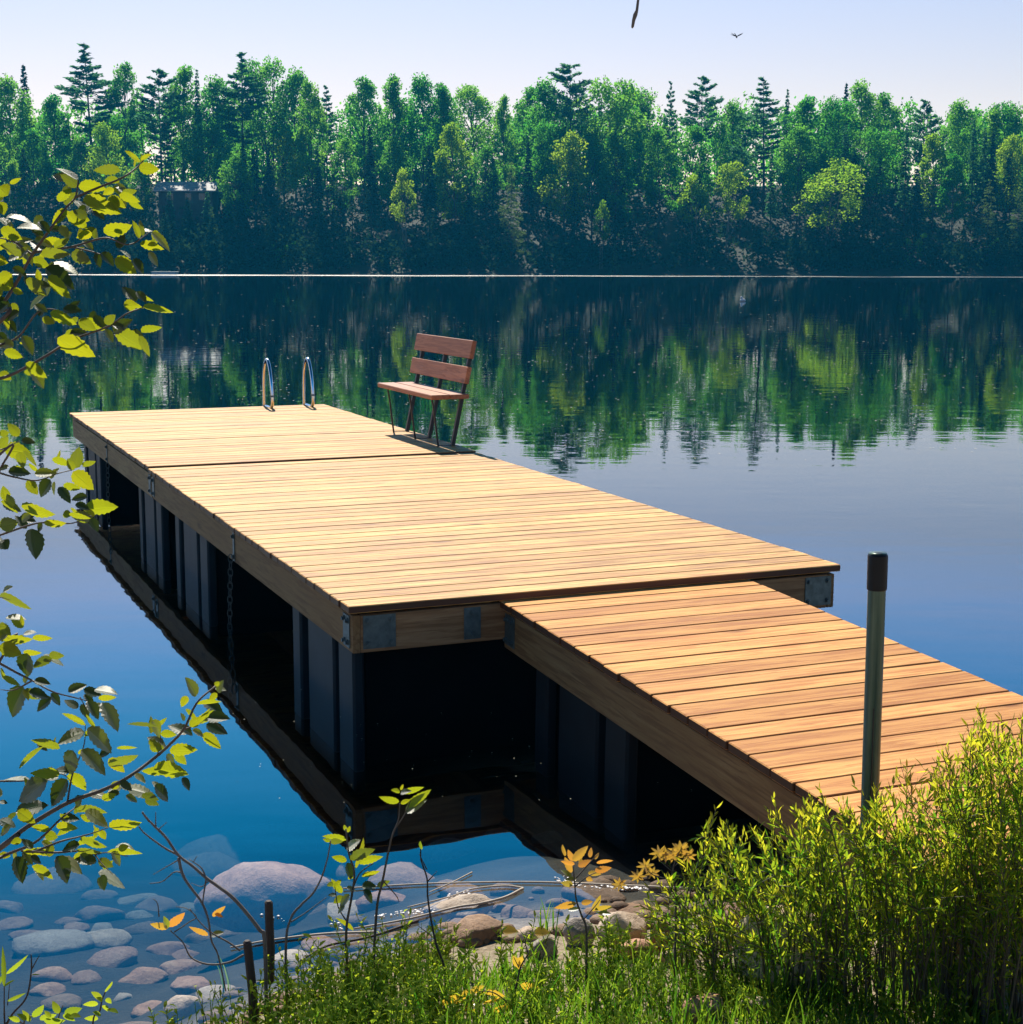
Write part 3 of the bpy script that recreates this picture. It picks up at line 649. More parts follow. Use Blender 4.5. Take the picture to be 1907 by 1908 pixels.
# ------------------------------------------------------------------ cabin and raft on the far shore
cp_ = atY(352, 352, 234); cab = tag(empty('cabin', (cp_[0], 234, float(ground_z(cp_[0], 234)))), 'cabin with a pale metal roof half hidden among the dark trees', 'cabin')
zc = cp_[2]-cab.location.z
b = MB(); b.box(-3.9, 3.9, -2.4, 2.4, -1, zc-.35); b.build('wall', mat_plain('cabin_logs', (.06, .05, .045), .9, 0, (.035, .03, .028), 2.), cab)
b = MB(); b.add([(-4.5, -3.1, zc-.35), (4.5, -3.1, zc-.35), (4.5, 0, zc+1.0), (-4.5, 0, zc+1.0), (-4.5, 3.1, zc-.35), (4.5, 3.1, zc-.35), (-4.5, -3.1, zc-.5), (4.5, -3.1, zc-.5), (4.5, 3.1, zc-.5), (-4.5, 3.1, zc-.5)],
   [(0, 1, 2, 3), (3, 2, 5, 4), (6, 7, 1, 0), (4, 5, 8, 9), (9, 8, 7, 6), (0, 3, 4, 9, 6), (1, 7, 8, 5, 2)])
b.build('roof', mat_plain('cabin_roof_metal', (.46, .44, .43), .7, .0, (.22, .21, .20), 1.5), cab)
b = MB()
for wx in (-2.2, .4, 2.4): b.box(wx-.45, wx+.45, -2.43, -2.401, zc-1.7, zc-.75)
wm = mat_plain('dark_window_glass', (.02, .03, .04), .1, 0, (.02, .03, .04))
for wx in (-2.2, .4, 2.4):
    b = MB(); b.box(wx-.45, wx+.45, -2.44, -2.402, zc-1.7, zc-.75); b.build('window', wm, cab)
rp = atY(308, 508, 212); b = MB()
b.box(-1.6, 1.6, -1., 1., .02, .34, .05); b.box(-1.7, 1.7, -1.1, 1.1, .341, .40, .02)
tag(b.build('swim_raft', mat_plain('pale_painted_wood', (.55, .58, .58), .6, 0, (.45, .48, .5)), None), 'small pale raft at the far waterline beyond the alder tip', 'raft').location = (rp[0], 212, 0)
#@@NEAR
# ------------------------------------------------------------------ stones
def mat_rock(name, a, b_, c_):
    k = NT(name); v = k.coords('Object')
    ov = k.n('ShaderNodeVectorMath', operation='ADD', ins={0: v, 1: k.n('ShaderNodeVectorMath', operation='SCALE', ins={0: (11., 7., 5.), 'Scale': k.n('ShaderNodeObjectInfo').outputs['Random']}).outputs[0]}).outputs[0]
    n1 = k.noise(ov, 9., 6, .7)[0]; n2 = k.noise(ov, 60., 4, .7)[0]
    c = k.ramp(n1, [(.3, a), (.52, b_), (.72, c_)])
    c = k.mixc(k.ramp(n2, [(.5, (0, 0, 0)), (.66, (.55, .55, .55))]), c, tuple(np.array(a)*.6))
    rv = k.ramp(k.n('ShaderNodeObjectInfo').outputs['Random'], [(0, (.72, .72, .74)), (.5, (1, .95, .9)), (1, (1.15, 1.05, .95))])
    c = k.mixc(1., c, rv, 'MULTIPLY')
    return k.done(k.pbsdf(Base_Color=c, Roughness=.78, Normal=k.bump(k.math('ADD', n1, k.math('MULTIPLY', n2, .4)), .012)))
ROCK = {'tan': mat_rock('tan_granite', (.38, .28, .20), (.56, .45, .35), (.68, .58, .47)), 'pink': mat_rock('pink_granite', (.30, .14, .085), (.50, .28, .18), (.60, .39, .27)),
        'brown': mat_rock('brown_granite', (.17, .10, .06), (.28, .17, .10), (.36, .24, .16)), 'grey': mat_rock('grey_granite', (.17, .16, .15), (.30, .27, .25), (.42, .38, .34))}
def ico(sub=3):
    import bmesh
    bm = bmesh.new(); bmesh.ops.create_icosphere(bm, subdivisions=sub, radius=1)
    v = np.array([x.co[:] for x in bm.verts]); f = [tuple(q.index for q in x.verts) for x in bm.faces]; bm.free(); return v, f
ICO = {2: ico(2), 3: ico(3), 4: ico(4)}
def rock(P, w, h, d, m_, label, group, sub=3, ang=.25, name='stone'):
    v, f = ICO[sub]; s = rng.uniform(0, 50); u = v.copy()
    for i in range(10):                                           # chop facets
        n = unit(rng.normal(size=3)); t = rng.uniform(.55, .88); q = u@n
        u = u-np.outer(np.clip(q-t, 0, None)*.85, n)
    dsp = 1+.10*hnoise(u[:, 0]+u[:, 2], u[:, 1]-u[:, 2], 1.1, s)+.035*hnoise(u[:, 0]-u[:, 2]*.7, u[:, 1]+u[:, 2], 3.3, s+3)
    u = u*dsp[:, None]*np.array([w/2, d/2, h/2]); a = rng.uniform(-ang, ang); ca, sa = math.cos(a), math.sin(a)
    u[:, :2] = u[:, :2]@np.array([[ca, sa], [-sa, ca]])
    b = MB(); b.add(u, f, .5); o = b.build(name, ROCK[m_], smooth=True); o.location = tuple(P)
    return tag(o, label, 'stone', group)
def bed_hit(x, y):
    d = ray(x, y); t = 2.
    for i in range(400):
        p = CAM+d*t
        if p[2] < float(ground_z(p[0], p[1])): break
        t += .02
    return p
def px_rock(x, y, wp, hp, m_, label, group, under=False, sub=3, sink=.35, name='stone'):
    p = bed_hit(x, y+hp*.25); sc = p[1]/FOC; w_ = wp*sc; d_ = w_*rng.uniform(.7, 1.)
    h_ = max(hp*sc*.95, .25*w_) if not under else max(.30*w_, min(.42*w_, hp*sc*.8))
    c = p+np.array([0, .25*d_, h_*(.5-(.60 if under else sink))])
    if under: c[2] = min(c[2], -.025-h_*.5)
    return rock(c, w_, h_*1.15, d_, m_, label, group, sub, name=name)
SHORE = [
 (858, 1708, 128, 74, 'tan', 'flat pale tan stone at the water edge, largest left of the orange leaved sapling'),
 (888, 1750, 118, 60, 'brown', 'split brown stone lying against the pale flat one'),
 (1078, 1752, 62, 56, 'grey', 'dark shaded stone behind the grass below the orange leaved sapling'),
 (1160, 1748, 92, 58, 'tan', 'pale angular stone in the shore row between the sapling and the willow'),
 (1183, 1782, 78, 42, 'pink', 'smooth pink rounded stone in front of the pale angular one'),
 (1247, 1756, 62, 66, 'brown', 'round orange brown stone at the right end of the shore row'),
 (1376, 1722, 74, 62, 'pink', 'reddish stone half hidden behind the willow stems'),
 (1338, 1712, 46, 46, 'tan', 'small pale stone left of the reddish one behind the willow'),
 (1352, 1768, 40, 30, 'tan', 'small pale stone under the left willow'),
 (1478, 1802, 205, 150, 'tan', 'big pale boulder behind the willow stems'),
 (1662, 1800, 90, 80, 'tan', 'pale stone behind the tall willow stems at right'),
 (1318, 1893, 86, 52, 'pink', 'pinkish stone in the grass at the bottom edge right of centre'),
 (1418, 1888, 70, 34, 'tan', 'low pale stone among willow stems at the bottom edge'),
 (340, 1892, 78, 58, 'tan', 'pale stone at the bottom left among the grass'),
 (985, 1752, 48, 34, 'tan', 'small pale stone between the grass blades left of the dark one'),
 (1010, 1778, 60, 40, 'grey', 'weathered stone deep in the grass under the orange leaved sapling'),
 (1262, 1798, 64, 26, 'tan', 'low sandy stone under the round orange brown one'),
]
for x, y, w_, h_, m_, lab in SHORE: px_rock(x, y-6, w_*1.12, h_*(1.3 if x > 1000 else .82), m_, lab, 'stones along the shore', sink=.24, sub=4 if w_ > 90 else 3)
SUB = [(495, 1632, 225, 70, 'pink', 'big rounded boulder almost breaking the water surface'), (95, 1818, 100, 46, 'pink', 'sunken brown stone at the lower left, first of the front row'),
 (160, 1818, 82, 50, 'pink', 'sunken egg shaped stone second from left in the front row'), (262, 1824, 106, 42, 'pink', 'sunken long stone in the middle of the front row'),
 (356, 1836, 106, 54, 'pink', 'sunken slanting stone nearest the grass at left')]
_b = atz(498, 1652, -.12); rock((_b[0], _b[1], -.165), .50, .26, .40, 'pink', SUB[0][5], 'stones under the clear water', 4, .05)
for x, y, w_, h_, m_, lab in SUB[1:]: px_rock(x, y, w_, h_, m_, lab, 'stones under the clear water', True, 4 if w_ > 150 else 3)
SUB2 = [(214, 1791, 76, 16), (82, 1852, 52, 14), (310, 1769, 62, 24), (344, 1782, 46, 20), (330, 1806, 62, 18), (182, 1757, 80, 16), (82, 1764, 118, 32), (45, 1743, 52, 16), (18, 1724, 56, 20), (136, 1729, 38, 16), (187, 1731, 40, 16), (121, 1717, 42, 16), (176, 1711, 86, 16), (262, 1731, 66, 22), (262, 1706, 42, 14), (254, 1678, 62, 20), (290, 1688, 62, 24), (176, 1671, 52, 12), (100, 1655, 112, 22), (14, 1688, 54, 28), (372, 1750, 52, 18), (428, 1699, 76, 18), (433, 1736, 40, 16), (112, 1876, 64, 20), (272, 1880, 50, 16), (228, 1860, 34, 14), (356, 1691, 40, 20), (405, 1853, 60, 22),
 (455, 1592, 200, 40), (640, 1556, 150, 26), (400, 1620, 120, 30), (690, 1618, 100, 26), (760, 1640, 110, 30), (840, 1590, 90, 22), (966, 1700, 54, 26), (1018, 1700, 54, 30), (905, 1690, 70, 20), (860, 1660, 80, 22), (954, 1550, 66, 36), (1022, 1562, 48, 24), (1175, 1690, 130, 50), (1260, 1690, 90, 40), (1110, 1666, 90, 34), (1145, 1716, 70, 26), (720, 1680, 80, 24), (650, 1700, 90, 26), (560, 1700, 80, 22), (520, 1680, 90, 24), (600, 1760, 70, 24), (760, 1780, 60, 22), (690, 1790, 70, 24), (540, 1790, 60, 20)]
for x, y, w_, h_ in SUB2:
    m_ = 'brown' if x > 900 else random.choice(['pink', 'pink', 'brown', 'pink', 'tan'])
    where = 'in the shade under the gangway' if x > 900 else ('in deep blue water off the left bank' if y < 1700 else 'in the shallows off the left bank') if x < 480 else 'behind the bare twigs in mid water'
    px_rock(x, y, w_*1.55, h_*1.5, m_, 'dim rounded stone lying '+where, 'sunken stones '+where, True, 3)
pb_ = MB(); v2, f2 = ICO[2]
for i in range(420):                                              # cobbles and pebbles of the bed and the waterline
    x = rng.uniform(-2.6, 1.8); sh = float(shore(x)); y = sh+abs(rng.normal())*.35-.14; r = rng.uniform(.012, .06)*(1.4 if y > sh+.5 else .7)
    z = float(ground_z(x, y)); pb_.add(v2*r*rng.uniform(.6, 1.2, 3)*np.array([1.2, 1, .65])+np.array([x, y, z+r*.15]), f2, rng.random())
pb_.build('pebbles', ROCK['brown'], smooth=True); tag(bpy.data.objects['pebbles'], 'small pebbles covering the lake bed near the bank', kind='stuff')

# ------------------------------------------------------------------ leaves near the camera
ALD = mat_leaf('alder_leaf', (.018, .07, .035), (.06, .14, .03), (.22, .44, .012), (.66, .64, .012), .60, .02, .48, veins=True, fk=.14, mid=(.26, .28, .16))  # pale and dark leaf tones paint in sunlit tops and shaded leaves
ALD_B = mat_plain('alder_bark', (.055, .04, .032), .6, 0, (.10, .075, .06), 30)
REED = mat_plain('pale_reed', (.50, .42, .34), .7, 0, (.36, .30, .24), 30)
TWIG = mat_plain('grey_twig', (.17, .14, .12), .7, 0, (.09, .07, .06), 40)
DEADW = mat_plain('dark_stick', (.06, .035, .025), .75, 0, (.03, .02, .018), 30)
ORL = mat_leaf('orange_leaf', (.08, .12, .03), (.26, .10, .03), (.38, .50, .03), (.85, .28, .05), .55, .02, .45)
YEL = mat_leaf('yellow_leaf', (.42, .26, .03), (.50, .34, .05), (.85, .52, .03), (.90, .62, .06), .5, .04, .5)
WIL = mat_leaf('willow_leaf', (.022, .075, .018), (.06, .12, .02), (.14, .38, .015), (.86, .80, .04), .62, 0, .6)
WILS = mat_plain('willow_stem', (.075, .065, .035), .6, 0, (.045, .04, .025), 30)
GRS = mat_leaf('grass_blade', (.025, .075, .012), (.06, .13, .018), (.06, .24, .012), (.34, .50, .03), .52, 0, .55)
HRB = mat_leaf('herb_leaf', (.05, .12, .02), (.10, .16, .03), (.20, .34, .02), (.55, .62, .03), .58, 0, .55)

def leaf(b, B, T, nrm, W, nst=13, serr=.085, fold=.25, curl=.12, rnd=None, ps=.82, pt=.62):
    """a leaf blade from B to T; W = full width; nrm = upper side"""
    A = T-B; L = np.linalg.norm(A); A = A/(L+1e-9); n = unit(nrm-A*(nrm@A)); S = np.cross(n, A)
    t = np.linspace(0, 1, nst+1); V = []; UV = []
    wv = (t**.6*(1-t)**1.)/.347*W/2*.96
    wv[-1] = 0; wv[0] = W*.02
    for i, (tt, ww) in enumerate(zip(t, wv)):
        e = 1+serr*(1 if i % 2 else -1) if 0 < i < nst else 1
        for s_ in (-1, -.5, 0, .5, 1):
            q = s_*ww*(e if abs(s_) == 1 else 1)
            V.append(B+A*L*tt+S*q+n*(fold*abs(s_)*ww*.8-curl*L*(tt**2)+curl*.9*L*tt*.35)); UV.append((s_, tt))
    F = [(i*5+j, i*5+j+1, (i+1)*5+j+1, (i+1)*5+j) for i in range(nst) for j in range(4)]
    b.add(np.array(V), F, rnd, UV)
def px_leaf(b, bx, by, tx, ty, wpx, Y, flag='y', asp=.64, **kw):
    """leaf seen with its stalk end and tip on two sight lines"""
    Lp = math.hypot(tx-bx, ty-by); L0 = Lp*Y/FOC
    B = atY(bx, by, Y); T = atY(tx, ty, Y+rng.uniform(-.35, .35)*L0*(2 if Lp < 22 else 1)); A = T-B; L = np.linalg.norm(A); A = A/L
    c = CAM-B; c = unit(c-A*(c@A)); u = np.cross(A, c); u = u if u[2] > 0 else -u
    W = max(asp*L, .5*wpx*Y/FOC) if Lp > 14 else wpx*Y/FOC; W = max(W, .85*wpx*Y/FOC)
    ph = math.acos(min(1., max(.12, wpx*Y/FOC/W)))
    if flag == 'p': n = c*math.cos(max(ph, .75))+u*math.sin(max(ph, .75))
    elif flag == 'd': n = c*math.cos(.62)+u*math.sin(.62)
    else: n = c*math.cos(max(ph, .2))-u*math.sin(max(ph, .2))
    n = n if flag != 'y' else -n                                  # seen from below, upper side turned away
    leaf(b, B, T, n, W, rnd=np.clip({'y': .65, 'p': .45, 'd': .1}[flag]+rng.normal()*(.09 if flag != 'y' else .16), 0, 1), fold=rng.uniform(.1, .45), curl=rng.uniform(.02, .25)*(1 if flag != 'y' else -1), **kw)
Z4 = lambda q: [(x/2.447, y/2.447+270) for x, y in q]
Z8 = lambda q: [(x/2.935, y/2.935+1050) for x, y in q]
LA = """550 115 428 130 45;635 105 725 115 60;640 75 565 32 25;645 70 695 45 20;355 190 275 135 50;350 160 258 100 25 p;360 190 490 205 55;380 250 558 318 70;495 240 570 290 50;545 230 635 270 40;560 225 625 215 30;590 265 655 298 25;310 310 400 385 60;350 330 410 345 40;275 370 315 425 50;300 290 250 380 45;475 400 603 380 60;640 425 600 345 28;690 400 780 485 35 p;640 450 748 485 40;680 490 725 555 35 p;525 520 625 588 65;610 520 660 590 60 d;465 490 525 550 60 d;330 490 418 545 60;190 500 320 510 50;160 430 250 460 45 p;130 470 85 520 45 p;70 440 160 540 50 p;100 490 0 460 50;40 330 155 355 22 p;0 335 70 390 30 p;80 380 190 375 25 p;5 385 100 435 55;235 540 365 590 35 p;220 600 320 705 55;120 615 200 695 50;210 560 345 660 70 d;10 580 60 650 50;0 640 60 660 40;60 660 110 680 35;290 750 375 750 55 d;230 765 345 830 50;195 790 250 815 40;360 800 438 845 55;430 780 490 840 40 d;480 815 530 775 50;565 730 630 735 60;625 670 670 720 50 d;655 740 792 770 32;530 850 662 948 75;600 850 660 870 30 d;640 870 680 970 35;300 860 370 865 45;265 880 430 985 85;485 840 520 900 30 d;105 870 155 960 70 d;20 945 105 970 45;120 995 210 1070 50;140 1020 210 1110 70 d;0 1040 55 1070 50;0 190 38 230 80;0 260 20 320 60;70 880 90 890 25 p;400 330 330 300 45;420 400 350 430 40;200 420 140 380 35 d;60 560 130 600 45 d;150 520 230 560 45;30 480 110 520 45;250 470 320 430 35;380 440 430 480 40 p;540 470 580 430 30 d;-20 620 60 590 50;-30 520 40 540 60;40 720 -20 770 50 d;20 800 80 850 45 d;160 640 230 640 40 d;270 260 330 200 40;420 290 480 340 40 d;180 350 230 400 40 d;520 200 470 230 35;-10 860 40 900 50 d;-20 700 60 740 50 d;330 400 290 440 40 p;90 760 30 800 45 d;160 730 220 760 40 d"""
LBm = """345 1475 365 1378 65;335 1490 430 1575 80;240 1430 330 1470 35;160 1500 262 1495 50 p;40 1490 145 1495 45 d;230 1525 180 1605 80 d;125 1530 175 1595 50;270 1560 325 1635 45 d;290 1555 372 1570 35;20 1390 135 1405 75;90 1400 110 1475 50;100 1345 165 1355 20 d;0 1320 45 1310 40;-10 1390 40 1330 60;15 1640 105 1665 60 d;100 1650 245 1700 50;205 1730 300 1735 35;290 1680 330 1690 45;330 1690 440 1710 45 p;390 1660 540 1660 70;415 1700 450 1765 60 d;345 1640 415 1660 50 d;145 1750 170 1890 115 d;120 1770 165 1790 40 p;0 1740 85 1720 80;0 1810 40 1840 90 d;100 1690 160 1695 20 d;60 1650 30 1590 40"""
LC = """0 180 165 265 40;130 350 55 300 45;0 340 40 340 40;130 385 200 370 25 p;20 420 180 430 50;0 450 120 500 100;150 490 145 625 130 d;180 410 290 415 35;240 500 355 560 35 p;270 500 350 510 45;190 640 280 655 50 d;130 670 55 845 90 d;160 700 275 730 65 d;280 710 340 775 60 d;20 620 110 670 35;130 690 160 750 40 p;375 700 480 660 70 d;460 690 560 720 50 d;520 690 648 710 45 p;540 735 640 740 35;480 750 545 850 80 d;560 760 650 920 95 p;445 770 490 850 30 d;0 330 60 400 60;40 390 0 420 40 p"""
LDm = """470 880 335 825 35;465 920 310 980 75 p;480 900 620 1035 110 p;445 1020 590 1150 90 p;330 1010 165 980 50;240 1000 110 1130 30;400 1020 380 1160 120 d;330 1150 165 1150 60;160 1190 0 1180 30 p;370 1180 280 1330 110 d;380 1150 470 1250 70;260 1190 95 1300 20 d;490 1250 590 1280 50 p;610 1230 665 1190 50;600 1110 760 1050 55;640 1010 755 1010 20;860 890 693 890 25;860 890 920 850 25;930 1020 1085 1030 70;960 1040 1020 1105 50;840 1115 1030 1170 85;1000 1170 1045 1240 40 d;850 1210 930 1300 55 d;700 1230 860 1270 70 p;780 1260 870 1305 45;690 1270 760 1300 50 d;820 1000 900 1010 70;880 930 970 940 45;820 960 850 1000 50;1040 890 1105 840 60;1080 770 1215 765 25;1075 725 1015 620 75 p;1180 670 1200 645 30;1180 680 1240 690 35 p;1100 870 1160 800 25;1120 860 1185 845 25;1130 880 1250 930 35 d;1055 910 1120 945 40 p;1110 930 1205 1020 60;1010 860 990 815 25 p;600 1440 770 1440 60;470 1350 600 1440 80 p;420 1340 590 1370 45;550 1460 580 1510 50;410 1330 465 1350 55;310 1440 430 1450 50;440 1510 585 1555 45;420 1570 560 1590 30;585 1580 780 1610 40;650 1560 710 1545 50;330 1610 460 1690 75 p;310 1600 385 1750 40 d;440 1590 490 1640 70 d;540 1620 620 1660 60;540 1690 690 1775 60 p;560 1700 575 1790 50 d;180 1650 285 1740 50;90 1600 130 1750 120 d;170 1600 230 1640 60 d;130 1570 275 1600 40;0 1590 60 1600 40;250 1480 320 1500 70;230 1520 300 1560 40 p;100 1350 190 1420 70;90 1360 260 1310 25 d;0 1400 90 1440 80 d;0 1300 45 1310 25 d;330 1390 440 1395 20 d;60 1430 0 1490 40 p;120 1510 60 1530 50;660 1190 730 1240 45 d;560 1290 640 1260 45;740 1150 800 1200 40 p;180 1560 120 1500 50 d;380 1420 330 1370 45"""
ald = tag(empty('alder_shrub', (-1.55, 2.55, .3)), 'alder with serrated yellow green leaves reaching in from the left edge', 'shrub')
def ald_part(name, mb, mat, par=None, smooth=False):
    o = mb.build(name, mat, par or ald, smooth)
    o.matrix_parent_inverse = Matrix.Translation(-Vector(ald.location)) if par is None else Matrix.Identity(4); return o
def ald_branch(lines, leaves, conv, Y, r0, root):
    b = MB(); first = True
    for ln in lines:
        ln, rr = (ln[:-1], ln[-1]) if np.isscalar(ln[-1]) else (ln, r0)
        P = [atY(x, y, Y+.02*math.sin(x*.05)) for x, y in conv(ln)]
        if first: P = [np.array(root)]+P; first = False
        P = spline(P, 8*len(P)); b.tube(P, np.linspace(rr, rr*.3, len(P)), 7)
    br = ald_part('branch', b, ALD_B, None, True)
    lb = MB(); pt_ = MB()
    for q in leaves.split(';'):
        q = q.split(); fl = q[5] if len(q) > 5 else 'y'; (bx, by), (tx, ty) = conv([(float(q[0]), float(q[1])), (float(q[2]), float(q[3]))])
        w0 = float(q[4])/(2.447 if conv is Z4 else 2.935)
        px_leaf(lb, bx, by, tx, ty, w0*1.08, Y+rng.uniform(-.07, .07), fl)
        if rng.random() < .75:
            a = rng.uniform(0, 6.283); L = rng.uniform(22, 46); ox, oy = bx+rng.normal()*9, by+rng.normal()*9
            px_leaf(lb, ox, oy, ox+L*math.cos(a), oy+L*math.sin(a)*.8, L*rng.uniform(.2, .6), Y+rng.uniform(-.02, .12), random.choice('yydp'))
    lo = lb.build('leaves', ALD, br, True)
    return br
tr_ = MB(); tr_.tube(spline([(-1.55, 2.55, .1), (-1.42, 2.5, 1.0), (-1.25, 2.48, 1.8), (-1.2, 2.45, 2.6)], 20), np.linspace(.035, .014, 20), 9); ald_part('trunk', tr_, ALD_B, None, True)
ald_branch([[(-60, 860), (0, 750), (70, 640), (150, 500), (220, 400), (300, 290), (345, 240), (360, 160), .0036], [(345, 240), (450, 195), (560, 150), (640, 90), (690, 20), .0022], [(160, 490), (330, 465), (480, 425), (590, 455), (690, 395), .0022],
            [(-60, 930), (80, 880), (180, 760), (290, 765), (400, 860), .002], [(-60, 1080), (50, 1050), (200, 970), (330, 890), (490, 830), (580, 770), (660, 740), .0028], [(150, 500), (60, 440), (-40, 420), .002], [(330, 465), (430, 490), (520, 520), .0015]], LA, Z4, 2.40, .003, (-1.26, 2.48, 1.75))
ald_branch([[(-60, 1470), (0, 1495), (70, 1515), (170, 1530), (260, 1500), (340, 1480), .0022], [(-60, 1800), (0, 1780), (150, 1730), (250, 1720), (330, 1725), (420, 1690), .0022], [(-50, 1400), (20, 1385), (90, 1350), .0016]], LBm, Z4, 2.42, .002, (-1.36, 2.5, 1.35))
ald_branch([[(-60, 520), (0, 545), (100, 600), (180, 640), (290, 700), (400, 730), (480, 750), .0026], [(180, 640), (80, 690), (0, 690), .0016], [(-40, 210), (0, 185), (60, 200), .0014], [(440, 730), (470, 790), (490, 850), .001]], LC, Z8, 2.38, .0024, (-1.42, 2.5, 1.0))
ald_branch([[(-60, 1600), (0, 1560), (150, 1440), (370, 1310), (560, 1240), (700, 1170), (850, 1060), (940, 980), (1010, 900), (1080, 760), (1180, 670), .0046], [(-60, 1640), (40, 1590), (200, 1520), (330, 1400), (420, 1330), .0032], [(180, 1580), (330, 1520), (430, 1495), (520, 1470), (600, 1440), .002], [(1000, 910), (1080, 880), (1150, 850), (1240, 925), .0016], [(120, 1570), (300, 1580), (450, 1570), (520, 1590), (585, 1580), (700, 1600), .002], [(370, 1310), (400, 1150), (460, 1000), (470, 880), .0018], [(-20, 1190), (160, 1185), (330, 1150), (400, 1200), .0016], [(860, 1060), (880, 960), (870, 890), .0012], [(520, 1590), (560, 1640), (620, 1700), .0012]], LDm, Z8, 2.36, .004, (-1.48, 2.52, .75))

# hanging twig at the top edge, on a limb of the tree overhead
tw = tag(empty('overhanging_twig', tuple(atY(1186, -120, 2.3))), 'bare hanging twig tip with a bud at the top edge of the sky', 'twig')
b = MB(); q_ = [atY(x, y, 2.3) for x, y in ((1330, -420), (1240, -300), (1200, -120), (1190, -5), (1187, 20), (1184, 28), (1181, 38), (1179, 50), (1178, 53))]
b.tube(q_, [.004, .003, .0022, .0018, .0020, .0031, .0024, .0020, .0010], 8); b.build('stem', TWIG, tw, True).matrix_parent_inverse = Matrix.Translation(-Vector(tw.location))

# ------------------------------------------------------------------ saplings and bare twigs on the bank
Z2 = lambda q: [(x/3.178+250, y/3.178+1450) for x, y in q]
Z3 = lambda q: [(x/3.178+750, y/3.178+1500) for x, y in q]
Z1 = lambda q: [(x/3.973, y/3.973+1500) for x, y in q]
def sapling(name, label, cat, lines, leaves, conv, Y, lm, sm, sc_, group=None, asp=.55):
    p0 = atY(*conv([lines[0][0]])[0], Y); gz = float(ground_z(p0[0], p0[1])); root = tag(empty(name, (p0[0], p0[1], gz)), label, cat, group)
    b = MB()
    for i, ln in enumerate(lines):
        r = ln[-1]; P = [atY(x, y, Y+.03*math.sin(x*.011+y*.007)) for x, y in conv(ln[:-1])]
        if i == 0 and P[0][2] > gz: P = [np.array([p0[0], p0[1], gz-.05])]+P
        P = spline(P, 7*len(P)); b.tube(P, np.linspace(r, r*.45, len(P)), 6)
    b.build('stem', sm, root, True).matrix_parent_inverse = Matrix.Translation(-Vector(root.location))
    if leaves:
        lb = MB()
        for q in leaves.split(';'):
            q = q.split(); fl = q[5] if len(q) > 5 else 'y'; (bx, by), (tx, ty) = conv([(float(q[0]), float(q[1])), (float(q[2]), float(q[3]))])
            px_leaf(lb, bx, by, tx, ty, float(q[4])/sc_, Y+rng.uniform(-.04, .04), fl, asp=asp)
        lb.build('leaves', lm, root, True).matrix_parent_inverse = Matrix.Translation(-Vector(root.location))
    return root
sapling('alder_sapling', 'leafy young alder standing in front of the sunken boulder, left of the tall thin one', 'sapling',
 [[(1265, 1170), (1258, 900), (1290, 700), (1305, 560), (1272, 440), (1255, 300), .0052], [(1300, 640), (1340, 560), (1420, 500), .003], [(1262, 850), (1210, 760), (1190, 640), .0026]],
 "1260 360 1110 365 45;1260 420 1340 360 90 p;1280 480 1430 420 70;1260 490 1170 465 45;1330 500 1480 480 55;1265 500 1290 600 90 d;1350 580 1460 555 35;1270 580 1300 590 40;1230 680 1165 600 45;1200 690 1150 690 40 d;1260 650 1320 660 50 p;1240 700 1180 740 60;1280 690 1210 770 70 p;1350 640 1440 640 90 d;1360 660 1420 740 70 d;1440 640 1520 610 40;1255 310 1245 275 25;1265 320 1280 285 25;1190 640 1230 600 40;1320 530 1380 360 30;1180 620 1140 640 40;1250 760 1200 800 50 p;1300 900 1190 830 30", Z2, 4.35, ALD, ALD_B, 3.178)
sapling('alder_sapling', 'tall thin sapling with a fresh leaf tuft against the dark dock reflection', 'sapling',
 [[(1420, 1110), (1440, 760), (1470, 620), (1500, 470), (1530, 340), (1565, 250), (1575, 150), .0050], [(1545, 300), (1600, 220), (1640, 130), .0025], [(1470, 600), (1550, 690), (1570, 730), .0022]],
 "1570 140 1450 125 45;1575 80 1520 70 30;1580 90 1640 70 35 p;1590 90 1720 55 40;1620 170 1765 70 60;1610 200 1730 120 50 d;1580 150 1640 130 30;1580 70 1595 35 20", Z2, 4.30, ALD, ALD_B, 3.178)
sapling('bare_shrub', 'arching grey leafless shrub leaning left over the blue water', 'shrub',
 [[(775, 980), (740, 890), (600, 720), (500, 640), (430, 590), (350, 520), (265, 455), (190, 350), (130, 290), (80, 240), (50, 200), .0060], [(265, 455), (180, 410), (70, 330), (30, 285), .0034], [(130, 290), (130, 200), .0022], [(150, 300), (195, 260), .0018], [(265, 470), (290, 570), (340, 650), (400, 730), (440, 830), (460, 960), (500, 1050), (545, 1260), .0046],
  [(430, 590), (415, 680), (410, 740), (425, 800), .0028], [(290, 560), (240, 555), (170, 610), (95, 622), .0024], [(270, 480), (200, 520), (115, 570), .0020], [(350, 500), (375, 460), .0018], [(430, 600), (400, 530), (330, 480), .0026], [(440, 610), (400, 640), (340, 620), .0016],
  [(630, 1020), (560, 970), (470, 920), (400, 860), (330, 770), .0030], [(650, 1045), (560, 1090), (440, 1100), (340, 1060), (290, 970), (215, 900), .0034], [(240, 910), (330, 850), (370, 820), (310, 770), (250, 760), .0020], [(150, 820), (140, 740), (110, 710), .0020]],
 "200 890 95 870 45;200 890 180 815 60 d;210 880 305 800 55;440 930 320 895 35;460 930 535 910 35 d;470 820 545 760 35;480 800 530 825 25", Z2, 4.22, ORL, TWIG, 3.178)
sapling('bare_twig', 'leafless curved twig with one leaf at its tip between the boulder and the leafy sapling', 'twig',
 [[(900, 1000), (930, 830), (990, 750), (1060, 680), (1110, 590), (1145, 480), (1165, 370), .0045], [(930, 850), (1010, 800), (1140, 705), .0022]], "1160 372 1240 378 40;1165 372 1120 360 30", Z2, 4.28, ALD, TWIG, 3.178)
